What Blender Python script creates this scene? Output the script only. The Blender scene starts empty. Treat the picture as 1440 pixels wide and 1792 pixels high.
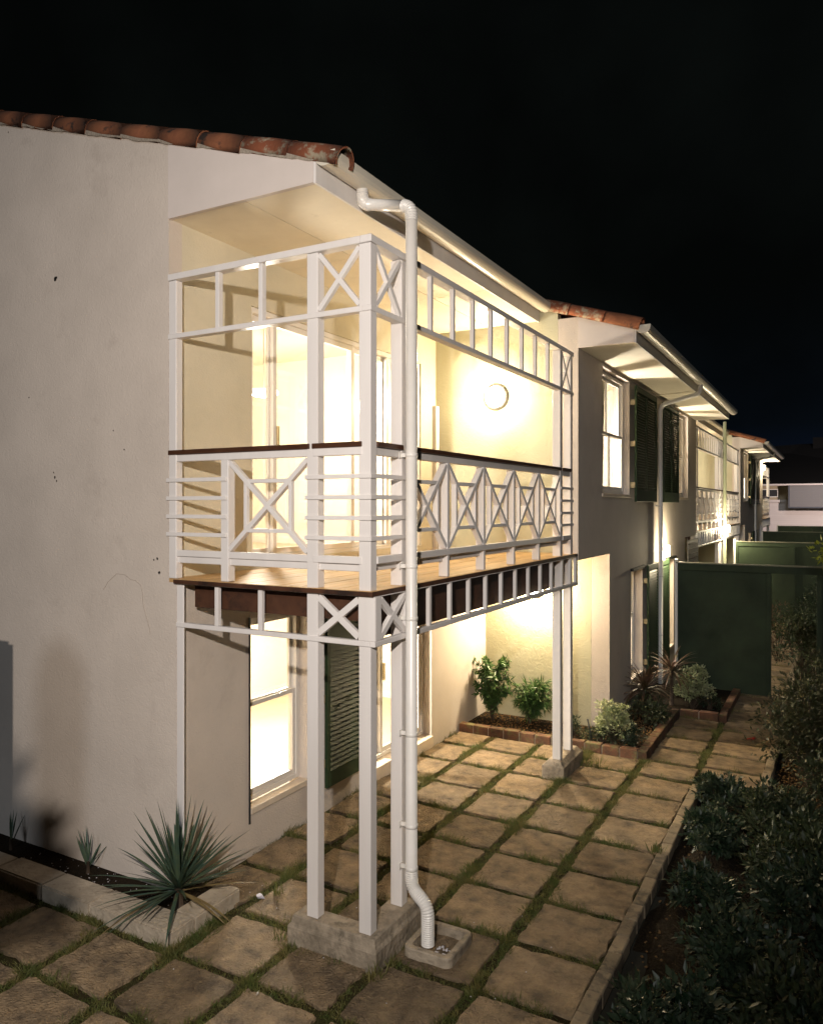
import bpy, bmesh, math, random
import numpy as np
from mathutils import Vector, Matrix
S = bpy.context.scene
COL = S.collection
R = math.radians
random.seed(7); RNG = np.random.default_rng(11)

# ------------------------------------------------------------------ camera, sky, exposure
cam = bpy.data.cameras.new('camera'); cam_o = bpy.data.objects.new('camera', cam); COL.objects.link(cam_o)
CX, CY, YAW = 2.7015, -4.3199, R(28.95)
cam_o.location = (CX, CY, 0); cam_o.rotation_euler = (R(90), 0, YAW)
cam.sensor_fit = 'VERTICAL'; cam.sensor_height = 24; cam.lens = 24 * 1333 / 1792
cam.shift_y = -11 / 1792; cam.clip_end = 2000; cam.clip_start = .05
S.camera = cam_o
w = bpy.data.worlds.new('World'); S.world = w; w.use_nodes = True
nt = w.node_tree; bg = nt.nodes['Background']
tc = nt.nodes.new('ShaderNodeTexCoord'); sx = nt.nodes.new('ShaderNodeSeparateXYZ')
nt.links.new(tc.outputs['Generated'], sx.inputs[0])
mr = nt.nodes.new('ShaderNodeMapRange'); mr.inputs[1].default_value = -.02; mr.inputs[2].default_value = .26
nt.links.new(sx.outputs[2], mr.inputs[0])
cr = nt.nodes.new('ShaderNodeValToRGB'); nt.links.new(mr.outputs[0], cr.inputs[0])
cr.color_ramp.elements[0].color = (.0036, .0068, .0180, 1); cr.color_ramp.elements[1].color = (.0016, .0021, .0019, 1)
e = cr.color_ramp.elements.new(.42); e.color = (.0016, .0026, .0040, 1)
ns = nt.nodes.new('ShaderNodeTexNoise'); ns.inputs['Scale'].default_value = 3.2; ns.inputs['Detail'].default_value = 5
nt.links.new(tc.outputs['Generated'], ns.inputs['Vector'])
mr2 = nt.nodes.new('ShaderNodeMapRange'); mr2.inputs[1].default_value = .4; mr2.inputs[2].default_value = .75
mr2.inputs[3].default_value = .75; mr2.inputs[4].default_value = 2.0
nt.links.new(ns.outputs[0], mr2.inputs[0]); nt.links.new(cr.outputs[0], bg.inputs[0]); nt.links.new(mr2.outputs[0], bg.inputs[1])
S.view_settings.view_transform = 'Standard'; S.view_settings.look = 'None'
S.view_settings.exposure = 0; S.view_settings.gamma = 1; S.view_settings.use_curve_mapping = False
cy = S.cycles; cy.use_denoising = True; cy.max_bounces = 7; cy.diffuse_bounces = 4; cy.glossy_bounces = 3
cy.transparent_max_bounces = 12; cy.caustics_reflective = False; cy.caustics_refractive = False
cy.sample_clamp_indirect = 4; cy.sample_clamp_direct = 0; cy.use_light_tree = True
sun = bpy.data.lights.new('shadow_fill', 'SUN'); sun.energy = .40; sun.angle = R(12); sun.color = (.82, .90, 1)  # dim bluish sun added as fill to lift the shadows
sun_o = bpy.data.objects.new('shadow_fill', sun); COL.objects.link(sun_o); sun_o.rotation_euler = Vector((-.20, .88, -.46)).to_track_quat('-Z', 'Y').to_euler()
WARM = (1, .80, .52); NEUT = (1, .90, .80)
P_FLASH = 1500; P_BULK = 140; P_ROOM = 360; P_LOW = 310; P_WALL = 125

def light(name, loc, power, color, radius=.05, parent=None, spot=None):
    l = bpy.data.lights.new(name, 'SPOT' if spot else 'POINT'); l.energy = power; l.color = color; l.shadow_soft_size = radius
    if spot: l.spot_size = R(spot[1]); l.spot_blend = .85
    o = bpy.data.objects.new(name, l); COL.objects.link(o)
    if parent:
        o.parent = parent; o.location = Vector(loc) - wloc(parent)
    else: o.location = loc
    if spot: o.rotation_euler = Vector(spot[0]).to_track_quat('-Z', 'Y').to_euler()
    return o

# ------------------------------------------------------------------ materials
def mat(name, base, rough=.6, var=None, scale=3, bump=0, bscale=30, dist=.01, metal=0, stretch=(1, 1, 1), rnd=0, detail=6,
        spots=None, sscale=4, slo=.6, shi=.68, emit=None, estr=0, spec=.4, trans=0, bmode='noise', local=False, coat=0):
    m = bpy.data.materials.new(name); m.use_nodes = True; n = m.node_tree.nodes; L = m.node_tree.links
    b = n['Principled BSDF']; b.inputs['Roughness'].default_value = rough; b.inputs['Metallic'].default_value = metal
    b.inputs['Specular IOR Level'].default_value = spec; b.inputs['Base Color'].default_value = (*base, 1)
    if coat: b.inputs['Coat Weight'].default_value = coat
    g = n.new('ShaderNodeNewGeometry'); t = n.new('ShaderNodeTexCoord')
    mp = n.new('ShaderNodeMapping'); mp.inputs['Scale'].default_value = stretch
    L.new(t.outputs['Object'] if local else g.outputs['Position'], mp.inputs[0]); out = None
    oi = n.new('ShaderNodeObjectInfo')
    if rnd and local:
        ad = n.new('ShaderNodeVectorMath'); ad.operation = 'ADD'; sc = n.new('ShaderNodeVectorMath'); sc.operation = 'SCALE'
        cb = n.new('ShaderNodeCombineXYZ'); 
        for k in range(3): L.new(oi.outputs['Random'], cb.inputs[k])
        sc.inputs['Scale'].default_value = 37.; L.new(cb.outputs[0], sc.inputs[0]); L.new(sc.outputs[0], ad.inputs[1]); L.new(mp.outputs[0], ad.inputs[0])
        vec = ad.outputs[0]
    else: vec = mp.outputs[0]
    if var is not None:
        nz = n.new('ShaderNodeTexNoise'); nz.inputs['Scale'].default_value = scale; nz.inputs['Detail'].default_value = detail
        nz.inputs['Roughness'].default_value = .62; L.new(vec, nz.inputs['Vector'])
        mx = n.new('ShaderNodeMix'); mx.data_type = 'RGBA'; mx.inputs[6].default_value = (*base, 1); mx.inputs[7].default_value = (*var, 1)
        mr = n.new('ShaderNodeMapRange'); mr.inputs[1].default_value = .35; mr.inputs[2].default_value = .68
        L.new(nz.outputs[0], mr.inputs[0]); L.new(mr.outputs[0], mx.inputs[0]); out = mx.outputs[2]
    if spots is not None:
        nz = n.new('ShaderNodeTexNoise'); nz.inputs['Scale'].default_value = sscale; nz.inputs['Detail'].default_value = 9
        nz.inputs['Roughness'].default_value = .7; ad2 = n.new('ShaderNodeVectorMath'); ad2.inputs[1].default_value = (7.3, 1.9, 4.4); L.new(vec, ad2.inputs[0]); L.new(ad2.outputs[0], nz.inputs['Vector'])
        mr = n.new('ShaderNodeMapRange'); mr.inputs[1].default_value = slo; mr.inputs[2].default_value = shi; L.new(nz.outputs[0], mr.inputs[0])
        mx = n.new('ShaderNodeMix'); mx.data_type = 'RGBA'
        if out: L.new(out, mx.inputs[6])
        else: mx.inputs[6].default_value = (*base, 1)
        mx.inputs[7].default_value = (*spots, 1); L.new(mr.outputs[0], mx.inputs[0]); out = mx.outputs[2]
    if rnd:
        hs = n.new('ShaderNodeHueSaturation'); mr = n.new('ShaderNodeMapRange'); mr.inputs[3].default_value = 1 - rnd; mr.inputs[4].default_value = 1 + rnd
        L.new(oi.outputs['Random'], mr.inputs[0]); L.new(mr.outputs[0], hs.inputs['Value'])
        if out: L.new(out, hs.inputs['Color'])
        else: hs.inputs['Color'].default_value = (*base, 1)
        out = hs.outputs[0]
    if out: L.new(out, b.inputs['Base Color'])
    if bump:
        bn = n.new('ShaderNodeTexNoise'); bn.inputs['Scale'].default_value = bscale; bn.inputs['Detail'].default_value = 5
        L.new(vec, bn.inputs['Vector'])
        if bmode == 'trowel': bn.inputs['Distortion'].default_value = 1.6
        bp = n.new('ShaderNodeBump'); bp.inputs['Strength'].default_value = bump; bp.inputs['Distance'].default_value = dist
        L.new(bn.outputs[0], bp.inputs['Height']); L.new(bp.outputs[0], b.inputs['Normal'])
    if emit is not None:
        b.inputs['Emission Color'].default_value = (*emit, 1); b.inputs['Emission Strength'].default_value = estr
    if trans: b.inputs['Transmission Weight'].default_value = trans
    return m

def leafmat(name, a, b_, rough=.5, tl=.25):
    m = mat(name, a, rough, var=b_, scale=9, detail=3, spec=.35)
    n = m.node_tree.nodes; L = m.node_tree.links; p = n['Principled BSDF']; o = n['Material Output']
    t = n.new('ShaderNodeBsdfTranslucent'); mx = n.new('ShaderNodeMixShader'); mx.inputs[0].default_value = tl
    src = p.inputs['Base Color'].links[0].from_socket; L.new(src, t.inputs[0])
    L.new(p.outputs[0], mx.inputs[1]); L.new(t.outputs[0], mx.inputs[2]); L.new(mx.outputs[0], o.inputs[0]); return m

M = {}
M['render'] = mat('cream_render', (.62, .55, .485), .9, var=(.545, .483, .425), scale=1.3, bump=.5, bscale=30, dist=.008, bmode='trowel', spots=(.44, .38, .33), sscale=1.6, slo=.58, shi=.85, spec=.2)
M['render2'] = mat('smooth_cream_render', (.53, .51, .37), .85, var=(.47, .45, .32), scale=1.5, bump=.5, bscale=16, dist=.008, bmode='trowel', spec=.2)
M['render3'] = mat('lamplit_cream_render', (.66, .60, .46), .88, var=(.58, .53, .40), scale=1.4, bump=.5, bscale=30, dist=.008, bmode='trowel', spec=.2)  # yellow of the lamp light on the end facade, put into the colour
M['barge'] = mat('painted_bargeboard', (.66, .59, .55), .75, var=(.60, .54, .50), scale=2, bump=.2, bscale=45, dist=.004, bmode='trowel', spec=.25)
M['soffit'] = mat('soffit_board', (.80, .73, .58), .8, var=(.72, .65, .51), scale=2.5, bump=.12, bscale=60, dist=.003, bmode='trowel', spots=(.5, .44, .33), sscale=5, slo=.62, shi=.9)
M['white'] = mat('white_painted_timber', (.74, .71, .69), .42, var=(.68, .65, .63), scale=5, bump=.25, bscale=60, dist=.003, stretch=(1, 1, .15), spec=.4, spots=(.52, .47, .41), sscale=7, slo=.66, shi=.80)
M['upvc'] = mat('white_plastic_pipe', (.76, .74, .71), .3, var=(.70, .68, .64), scale=4, spec=.5)
M['gutter'] = mat('white_gutter', (.70, .66, .56), .33, var=(.60, .56, .47), scale=3, stretch=(1, .3, 1), spec=.5)
M['frame'] = mat('window_frame_paint', (.80, .76, .70), .4, spec=.4)
M['sill'] = mat('window_sill_render', (.70, .60, .48), .7, var=(.62, .52, .41), scale=8, bump=.2, bscale=80, dist=.002)
M['green'] = mat('green_shutter_paint', (.028, .050, .022), .55, var=(.020, .038, .017), scale=4, spec=.2)
M['fence'] = mat('green_fence_paint', (.042, .060, .034), .6, var=(.022, .032, .019), scale=1.2, bump=.15, bscale=50, dist=.002, spec=.15)
M['fencetop'] = mat('worn_fence_cap', (.22, .21, .15), .5, var=(.16, .155, .11), scale=6)
M['brown'] = mat('dark_stained_handrail', (.075, .032, .016), .4, var=(.045, .018, .010), scale=7, stretch=(1, 1, 6), bump=.2, bscale=50, dist=.002)
M['joist'] = mat('brown_joist_timber', (.085, .036, .018), .6, var=(.045, .018, .010), scale=6, bump=.3, bscale=50, dist=.003, spots=(.02, .01, .007), sscale=5, slo=.5, shi=.65)
M['plank'] = mat('deck_plank_timber', (.56, .36, .17), .42, var=(.42, .25, .10), scale=5, stretch=(6, .5, 1), bump=.2, bscale=30, dist=.002, rnd=.10)
M['tile'] = mat('terracotta_tile', (.30, .115, .052), .92, var=(.20, .072, .036), scale=7, bump=.4, bscale=50, dist=.004, rnd=.18, local=True, spots=(.05, .032, .026), sscale=6, slo=.57, shi=.63)
M['tilel'] = mat('lichen_terracotta_tile', (.25, .085, .04), .9, var=(.22, .065, .03), scale=7, bump=.8, bscale=60, dist=.006, rnd=.1, local=True, spots=(.34, .28, .20), sscale=8, slo=.50, shi=.58)
M['mortar'] = mat('verge_mortar', (.36, .31, .25), .95, var=(.24, .2, .16), scale=30, bump=1, bscale=60, dist=.01)
M['paver'] = mat('sandstone_paver', (.315, .228, .135), .85, var=(.115, .088, .060), scale=6.5, bump=1, bscale=26, dist=.03, rnd=.25, local=True, spots=(.30, .225, .145), sscale=4.2, slo=.50, shi=.74, detail=9, spec=.25, bmode='trowel')
M['concrete'] = mat('weathered_concrete', (.40, .335, .255), .9, var=(.19, .160, .12), scale=7, bump=1, bscale=30, dist=.012, spots=(.11, .095, .07), sscale=9, slo=.55, shi=.72, spec=.2)
M['kerbcrete'] = mat('pale_concrete_kerb', (.48, .41, .32), .9, var=(.33, .28, .215), scale=6, bump=1, bscale=30, dist=.012, spots=(.15, .125, .095), sscale=8, slo=.60, shi=.76, spec=.2)
M['kerb'] = mat('mortared_edging', (.27, .215, .14), .9, var=(.19, .15, .10), scale=9, bump=.7, bscale=40, dist=.006, rnd=.25, local=True, spots=(.11, .09, .065), sscale=7, slo=.52, shi=.62)
M['brick'] = mat('old_red_brick', (.15, .068, .036), .9, var=(.075, .042, .026), scale=9, bump=1, bscale=45, dist=.01, rnd=.4, local=True, spots=(.13, .115, .05), sscale=8, slo=.50, shi=.62)
M['soil'] = mat('mulch_soil', (.026, .018, .010), .95, var=(.012, .009, .006), scale=18, bump=1, bscale=45, dist=.03, spots=(.17, .11, .05), sscale=28, slo=.66, shi=.72, spec=.1)
M['ground'] = mat('mossy_ground', (.045, .045, .016), .95, var=(.035, .024, .012), scale=7, bump=1, bscale=60, dist=.02, spec=.1)
M['tarmac'] = mat('dark_ground', (.03, .03, .02), .95, var=(.02, .02, .015), scale=2)
M['chip'] = mat('bark_chip', (.20, .12, .05), .9, var=(.1, .055, .025), scale=30, spec=.15)
M['pebble'] = mat('white_pebble', (.6, .58, .6), .6, var=(.45, .43, .45), scale=30)
M['lampbody'] = mat('lamp_casing', (.6, .58, .55), .4)
M['darkmetal'] = mat('dark_metal', (.03, .03, .032), .4, metal=.6)
M['brass'] = mat('pale_metal_hardware', (.45, .38, .24), .35, metal=.7)
M['room'] = mat('interior_wall_paint', (.80, .74, .62), .8)
M['roomfloor'] = mat('interior_floor_tile', (.55, .45, .32), .35, var=(.48, .39, .28), scale=2)
M['curtain'] = mat('sheer_curtain', (.72, .68, .62), .8, bump=.5, bscale=12, stretch=(1, 3, .1), dist=.02)
M['crack'] = mat('crack_line', (.36, .31, .26), .9)  # brown line drawn along the hairline crack
M['greypipe'] = mat('olive_grey_pipe', (.22, .24, .16), .5)
M['rubber'] = mat('dark_seal', (.02, .022, .024), .6)
M['siding'] = mat('white_siding', (.62, .56, .53), .8, var=(.56, .5, .47), scale=3, bump=.6, bscale=3, stretch=(.1, .1, 8), dist=.02)
M['siding2'] = mat('grey_siding', (.17, .165, .165), .7, bump=.8, bscale=3, stretch=(.1, .1, 8), dist=.02)
M['siding3'] = mat('slate_trim', (.07, .075, .09), .7)
M['beige'] = mat('beige_render', (.40, .33, .22), .9, var=(.34, .28, .19), scale=4)
M['darkroof'] = mat('dark_roof_tile', (.010, .010, .010), .95, spec=.05)
M['greypanel'] = mat('grey_slatted_panel', (.16, .145, .13), .6, bump=.8, bscale=4, stretch=(.1, .1, 9), dist=.02)
M['paper'] = mat('crumpled_paper', (.6, .58, .66), .7)
M['red'] = mat('red_plastic', (.35, .03, .02), .4)
M['yucca'] = leafmat('yucca_leaf', (.045, .085, .065), (.08, .11, .06), .4, .12)
M['drygrass'] = leafmat('dry_leaf', (.25, .19, .08), (.16, .11, .05), .6, .2)
M['grass'] = leafmat('grass_blade', (.080, .112, .028), (.19, .16, .055), .6, .25)
M['bush'] = leafmat('bright_green_leaf', (.045, .105, .030), (.065, .12, .035), .4, .25)
M['pale'] = leafmat('variegated_leaf', (.22, .27, .12), (.40, .41, .25), .5, .2)
M['dark'] = leafmat('dark_green_leaf', (.012, .030, .014), (.060, .078, .046), .4, .2)
M['dark2'] = leafmat('deep_green_leaf', (.018, .034, .013), (.066, .076, .038), .45, .2)
M['cord'] = leafmat('bronze_strap_leaf', (.16, .085, .06), (.07, .06, .025), .4, .2)
M['red_bush'] = leafmat('olive_brown_leaf', (.022, .038, .014), (.070, .060, .030), .5, .2)
M['lime'] = leafmat('lime_leaf', (.30, .32, .03), (.20, .26, .03), .5, .3)
M['stem'] = mat('woody_stem', (.06, .04, .025), .8)
M['hedge'] = leafmat('hedge_leaf', (.02, .03, .012), (.03, .04, .02), .5, .1)
def glow(name, c, s): return mat(name, (.8, .8, .8), .5, emit=c, estr=s)
M['globe'] = glow('lit_lamp_glass', (1, .88, .66), 14)
M['globe2'] = glow('lit_ceiling_lamp', (1, .85, .6), 4)
def glassmat():
    m = bpy.data.materials.new('window_glass'); m.use_nodes = True; n = m.node_tree.nodes; L = m.node_tree.links
    n.remove(n['Principled BSDF']); o = n['Material Output']
    t = n.new('ShaderNodeBsdfTransparent'); g = n.new('ShaderNodeBsdfGlossy'); g.inputs['Roughness'].default_value = .02
    f = n.new('ShaderNodeFresnel'); mx = n.new('ShaderNodeMixShader')
    gg = n.new('ShaderNodeNewGeometry'); ir = n.new('ShaderNodeMapRange'); ir.inputs[3].default_value = 1.5; ir.inputs[4].default_value = 1 / 1.5
    L.new(gg.outputs['Backfacing'], ir.inputs[0]); L.new(ir.outputs[0], f.inputs[0])
    L.new(f.outputs[0], mx.inputs[0]); L.new(t.outputs[0], mx.inputs[1]); L.new(g.outputs[0], mx.inputs[2]); L.new(mx.outputs[0], o.inputs[0]); return m
M['glass'] = glassmat()

# ------------------------------------------------------------------ helpers
def wloc(o):
    v = Vector(o.location)
    while o.parent: o = o.parent; v += Vector(o.location)
    return v
def tag(o, label=None, cat=None, group=None, kind=None):
    if label: o['label'] = label
    if cat: o['category'] = cat
    if group: o['group'] = group
    if kind: o['kind'] = kind
    return o
def thing(name, loc, label, cat, group=None):
    o = bpy.data.objects.new(name, None); o.empty_display_size = .2; COL.objects.link(o); o.location = loc
    return tag(o, label, cat, group)
def link(name, me, parent=None, loc=(0, 0, 0)):
    o = bpy.data.objects.new(name, me); COL.objects.link(o); o.location = loc
    if parent: o.parent = parent
    return o
class MB:
    def __init__(s, fy=None): s.v = []; s.f = []; s.sm = []; s.fy = fy
    def add(s, vs, fs, smooth=False):
        k = len(s.v)
        if s.fy: vs = [(v[0], s.fy(v[1]), v[2]) for v in vs]
        s.v += [tuple(v) for v in vs]; s.f += [tuple(i + k for i in f) for f in fs]; s.sm += [smooth] * len(fs); return s
    def box(s, x0, x1, y0, y1, z0, z1):
        return s.add([(x0, y0, z0), (x1, y0, z0), (x1, y1, z0), (x0, y1, z0), (x0, y0, z1), (x1, y0, z1), (x1, y1, z1), (x0, y1, z1)],
            [(0, 3, 2, 1), (4, 5, 6, 7), (0, 1, 5, 4), (1, 2, 6, 5), (2, 3, 7, 6), (3, 0, 4, 7)])
    def bar(s, p, q, wd, dp, n):   # bar p->q, width in-plane wd, depth dp along n
        p, q, n = Vector(p), Vector(q), Vector(n); d = (q - p).normalized(); u = d.cross(n).normalized() * wd / 2; n = n * dp / 2
        vs = [p - u - n, p + u - n, p + u + n, p - u + n, q - u - n, q + u - n, q + u + n, q - u + n]
        return s.add(vs, [(0, 1, 2, 3), (4, 7, 6, 5), (0, 4, 5, 1), (1, 5, 6, 2), (2, 6, 7, 3), (3, 7, 4, 0)])
    def prism(s, pts, axis, a, b): # 2D polygon extruded along axis
        def P(u, v, t): return (t, u, v) if axis == 0 else (u, t, v) if axis == 1 else (u, v, t)
        n = len(pts); vs = [P(u, v, a) for u, v in pts] + [P(u, v, b) for u, v in pts]
        return s.add(vs, [tuple(range(n)), tuple(range(2 * n - 1, n - 1, -1))] + [(i, (i + 1) % n, n + (i + 1) % n, n + i) for i in range(n)])
    def tube(s, pts, r, n=16, cap=True):
        pts = [Vector(p) for p in pts]; rr = r if isinstance(r, (list, tuple)) else [r] * len(pts); vs = []; fs = []
        up = None
        for i, p in enumerate(pts):
            d = (pts[min(i + 1, len(pts) - 1)] - pts[max(i - 1, 0)]).normalized()
            if up is None: up = Vector((0, 0, 1)) if abs(d.z) < .9 else Vector((1, 0, 0))
            a = d.cross(up).normalized(); b = a.cross(d).normalized(); up = b
            for k in range(n):
                t = 2 * math.pi * k / n; vs.append(p + (a * math.cos(t) + b * math.sin(t)) * rr[i])
        for i in range(len(pts) - 1):
            for k in range(n): fs.append((i * n + k, i * n + (k + 1) % n, (i + 1) * n + (k + 1) % n, (i + 1) * n + k))
        s.add(vs, fs, True)
        if cap:
            k = len(s.v) - len(vs); s.f += [tuple(k + j for j in range(n)), tuple(k + len(vs) - 1 - j for j in range(n))]; s.sm += [False] * 2
        return s
    def lathe(s, prof, c, axis=(0, 0, 1), n=24):
        ax = Vector(axis).normalized(); a = ax.orthogonal().normalized(); b = ax.cross(a); c = Vector(c); vs = []; fs = []
        for r, h in prof:
            for k in range(n): t = 2 * math.pi * k / n; vs.append(c + ax * h + (a * math.cos(t) + b * math.sin(t)) * r)
        for i in range(len(prof) - 1):
            for k in range(n): fs.append((i * n + k, i * n + (k + 1) % n, (i + 1) * n + (k + 1) % n, (i + 1) * n + k))
        return s.add(vs, fs, True)
    def mesh(s, name, m, off=(0, 0, 0), bevel=0, seg=1, normals=True):
        me = bpy.data.meshes.new(name); ox, oy, oz = off
        me.from_pydata([(x - ox, y - oy, z - oz) for x, y, z in s.v], [], s.f)
        me.polygons.foreach_set('use_smooth', s.sm)
        if normals or bevel:
            bm = bmesh.new(); bm.from_mesh(me)
            bmesh.ops.recalc_face_normals(bm, faces=bm.faces)
            if bevel: bmesh.ops.bevel(bm, geom=bm.edges[:], offset=bevel, segments=seg, affect='EDGES', clamp_overlap=True)
            bm.to_mesh(me); bm.free()
        me.materials.append(m); return me
    def build(s, name, m, parent=None, bevel=0, seg=1, label=None, normals=True, loc=None):
        if parent: off = wloc(parent)
        else: off = Vector(loc) if loc else Vector((0, 0, 0))
        me = s.mesh(name, m, off if loc is None else Vector(loc), bevel, seg, normals)
        o = link(name, me, parent, (0, 0, 0) if not loc else tuple(Vector(loc) - (wloc(parent) if parent else Vector((0, 0, 0)))))
        if label: o['label'] = label
        return o
def wallgrid(mb, axis, f, bk, u0, u1, z0, z1, holes, jit=0):
    """wall in plane axis (0: x=f..bk, u=y) with rectangular holes (u0,u1,z0,z1)"""
    us = sorted({u0, u1, *[min(max(h[i], u0), u1) for h in holes for i in (0, 1)]})
    zs = sorted({z0, z1, *[min(max(h[i], z0), z1) for h in holes for i in (2, 3)]})
    def solid(i, j):
        if i < 0 or j < 0 or i >= len(us) - 1 or j >= len(zs) - 1: return False
        cu = (us[i] + us[i + 1]) / 2; cz = (zs[j] + zs[j + 1]) / 2
        return not any(h[0] < cu < h[1] and h[2] < cz < h[3] for h in holes)
    def P(t, u, z): return (t, u, z) if axis == 0 else (u, t, z)
    for i in range(len(us) - 1):
        for j in range(len(zs) - 1):
            if not solid(i, j): continue
            a, b, c, d = us[i], us[i + 1], zs[j], zs[j + 1]
            mb.add([P(f, a, c), P(f, b, c), P(f, b, d), P(f, a, d)], [(0, 1, 2, 3)])
            mb.add([P(bk, a, c), P(bk, b, c), P(bk, b, d), P(bk, a, d)], [(3, 2, 1, 0)])
            for (di, dj, q) in ((-1, 0, [(a, c), (a, d)]), (1, 0, [(b, c), (b, d)]), (0, -1, [(a, c), (b, c)]), (0, 1, [(a, d), (b, d)])):
                if not solid(i + di, j + dj):
                    (p0, p1) = q; mb.add([P(f, *p0), P(f, *p1), P(bk, *p1), P(bk, *p0)], [(0, 1, 2, 3)])
    return mb
def copies(src, locs, parent=None, rot=None, jit=0):
    for i, l in enumerate(locs):
        c = src.copy(); COL.objects.link(c); c.location = l
        if parent: c.parent = parent
        if rot: c.rotation_euler = rot[i]

# ------------------------------------------------------------------ constants
G = -3.07                       # paving level; z = 0 is the eye
DK = -.57                       # deck level
XU, XL, XB = -1.869, -1.785, .04   # upper facade, lower facade, bay front
EX, SZ = -.445, 2.258           # balcony eave fascia, soffit level
BX, BZ = .72, 1.888             # bay eave fascia, soffit level
def rz(x): return 2.407 - .315 * (x + .445)
ROOF0 = -9.0

# ================================================================== SETTING
g = MB(); g.add([(-300, -300, G - .12), (300, -300, G - .12), (300, 600, G - .12), (-300, 600, G - .12)], [(0, 1, 2, 3)])
tag(g.build('ground', M['tarmac']), kind='structure')
g = MB(); g.box(-6, 1.345, -4.2, 5.1, G - .11, G - .022); g.box(.735, 2.0, 4.5, 40, G - .112, G - .024)
patio = tag(g.build('patio', M['ground'], loc=(0, 0, G)), kind='structure')
# pavers -----------------------------------------------------------
def paver_mesh(wx, wy, seed):
    r = random.Random(seed); n = 12; 
    def edge(p, q):
        out = []; ph = r.random() * 6; nrm = ((q[1] - p[1]) / .6, -(q[0] - p[0]) / .6)
        for k in range(n):
            t = k / n; j = .0035; b = .006 * math.sin(t * 5 + ph) + .004 * math.sin(t * 13 + ph * 2) + (-.014 if r.random() < .07 else 0)
            out.append((p[0] + (q[0] - p[0]) * t + r.gauss(0, j) + nrm[0] * b, p[1] + (q[1] - p[1]) * t + r.gauss(0, j) + nrm[1] * b))
        return out
    hx, hy = wx / 2, wy / 2; rc = .02
    ring = edge((-hx, -hy), (hx, -hy)) + edge((hx, -hy), (hx, hy)) + edge((hx, hy), (-hx, hy)) + edge((-hx, hy), (-hx, -hy))
    for i in (0, n, 2 * n, 3 * n): cc = r.choice((1, .995, .98)); ring[i] = (ring[i][0] * cc, ring[i][1] * cc)
    m = len(ring); tilt = (r.gauss(0, .006), r.gauss(0, .006))
    def zz(x, y): return tilt[0] * x + tilt[1] * y
    vs = []
    for sc, z in ((1.0, -.05), (1.0, -.005), (.988, 0)): vs += [(x * sc, y * sc, z + zz(x, y)) for x, y in ring]
    # riven top: rings of small undulations running in to the centre
    K = (.93, .84, .72, .58, .42, .24); ph = [r.random() * 6 for _ in range(6)]
    def hh(x, y): return .0022 * math.sin(x * 31 + ph[0] + 2 * math.sin(y * 17 + ph[1])) + .0018 * math.sin(y * 43 + ph[2] + 3 * math.sin(x * 11 + ph[3])) + r.gauss(0, .0009)
    for k in K: vs += [(x * k, y * k, hh(x * k, y * k) + zz(x * k, y * k)) for x, y in ring]
    vs.append((0, 0, 0)); fs = []; RR = 2 + len(K)
    for a in range(RR):
        for i in range(m): fs.append((a * m + i, a * m + (i + 1) % m, (a + 1) * m + (i + 1) % m, (a + 1) * m + i))
    for i in range(m): fs.append((RR * m + i, RR * m + (i + 1) % m, (RR + 1) * m))
    me = bpy.data.meshes.new('paving_stone'); me.from_pydata(vs, [], fs); me.materials.append(M['paver'])
    me.polygons.foreach_set('use_smooth', [k >= 3 * m for k in range(len(fs))]); return me
XL_ = [-5.3, -4.6, -3.95, -3.27, -2.63, -1.93, -1.25, -.6, .04, .70, 1.33]
YL_ = [-4.2, -3.6, -2.97, -2.36, -1.75, -1.13, -.54, .10, .73, 1.36, 1.97, 2.60, 3.25, 3.93, 4.55, 5.10]
joints = []
pm = [paver_mesh(.6, .57, 40 + i) for i in range(14)]
def pave(x0, x1, y0, y1, j=.05, jr=None):
    jr = j if jr is None else jr
    ax, bx_ = x0 + j, x1 - jr; ay, by = y0 + .032 + random.random() * .012, y1 - .032 - random.random() * .012
    o = link('paving_stone', random.choice(pm), patio, ((ax + bx_) / 2, (ay + by) / 2, random.gauss(0, .003)))
    o.scale = ((bx_ - ax) / .6, (by - ay) / .57, 1); o.rotation_euler = (0, 0, random.choice((0, math.pi)) + random.gauss(0, .008))
for i in range(len(XL_) - 1):
    for j in range(len(YL_) - 1):
        x0, x1, y0, y1 = XL_[i], XL_[i + 1], YL_[j], YL_[j + 1]
        if x1 < -1.9 and y0 > -.6: continue
        if x1 < -1.2 and -.6 < y0 < .05: continue
        if x0 == -1.93 and y0 > 0: x0 = -1.80
        pave(x0, x1, y0, y1, .045, .045 if x1 < 1.2 else .0)
PY = [4.60, 5.12, 5.68, 6.22, 6.76, 7.28]
for k in range(1, 5): pave(.70, 1.33, PY[k], PY[k + 1], .045)
py = 4.62; k = 0
while py < 24:
    pave(1.33, 2.0, py, py + .56, .045, .0); 
    if py > 9.3: pave(.70, 1.33, py, py + .56, .045)
    py += .56
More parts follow.
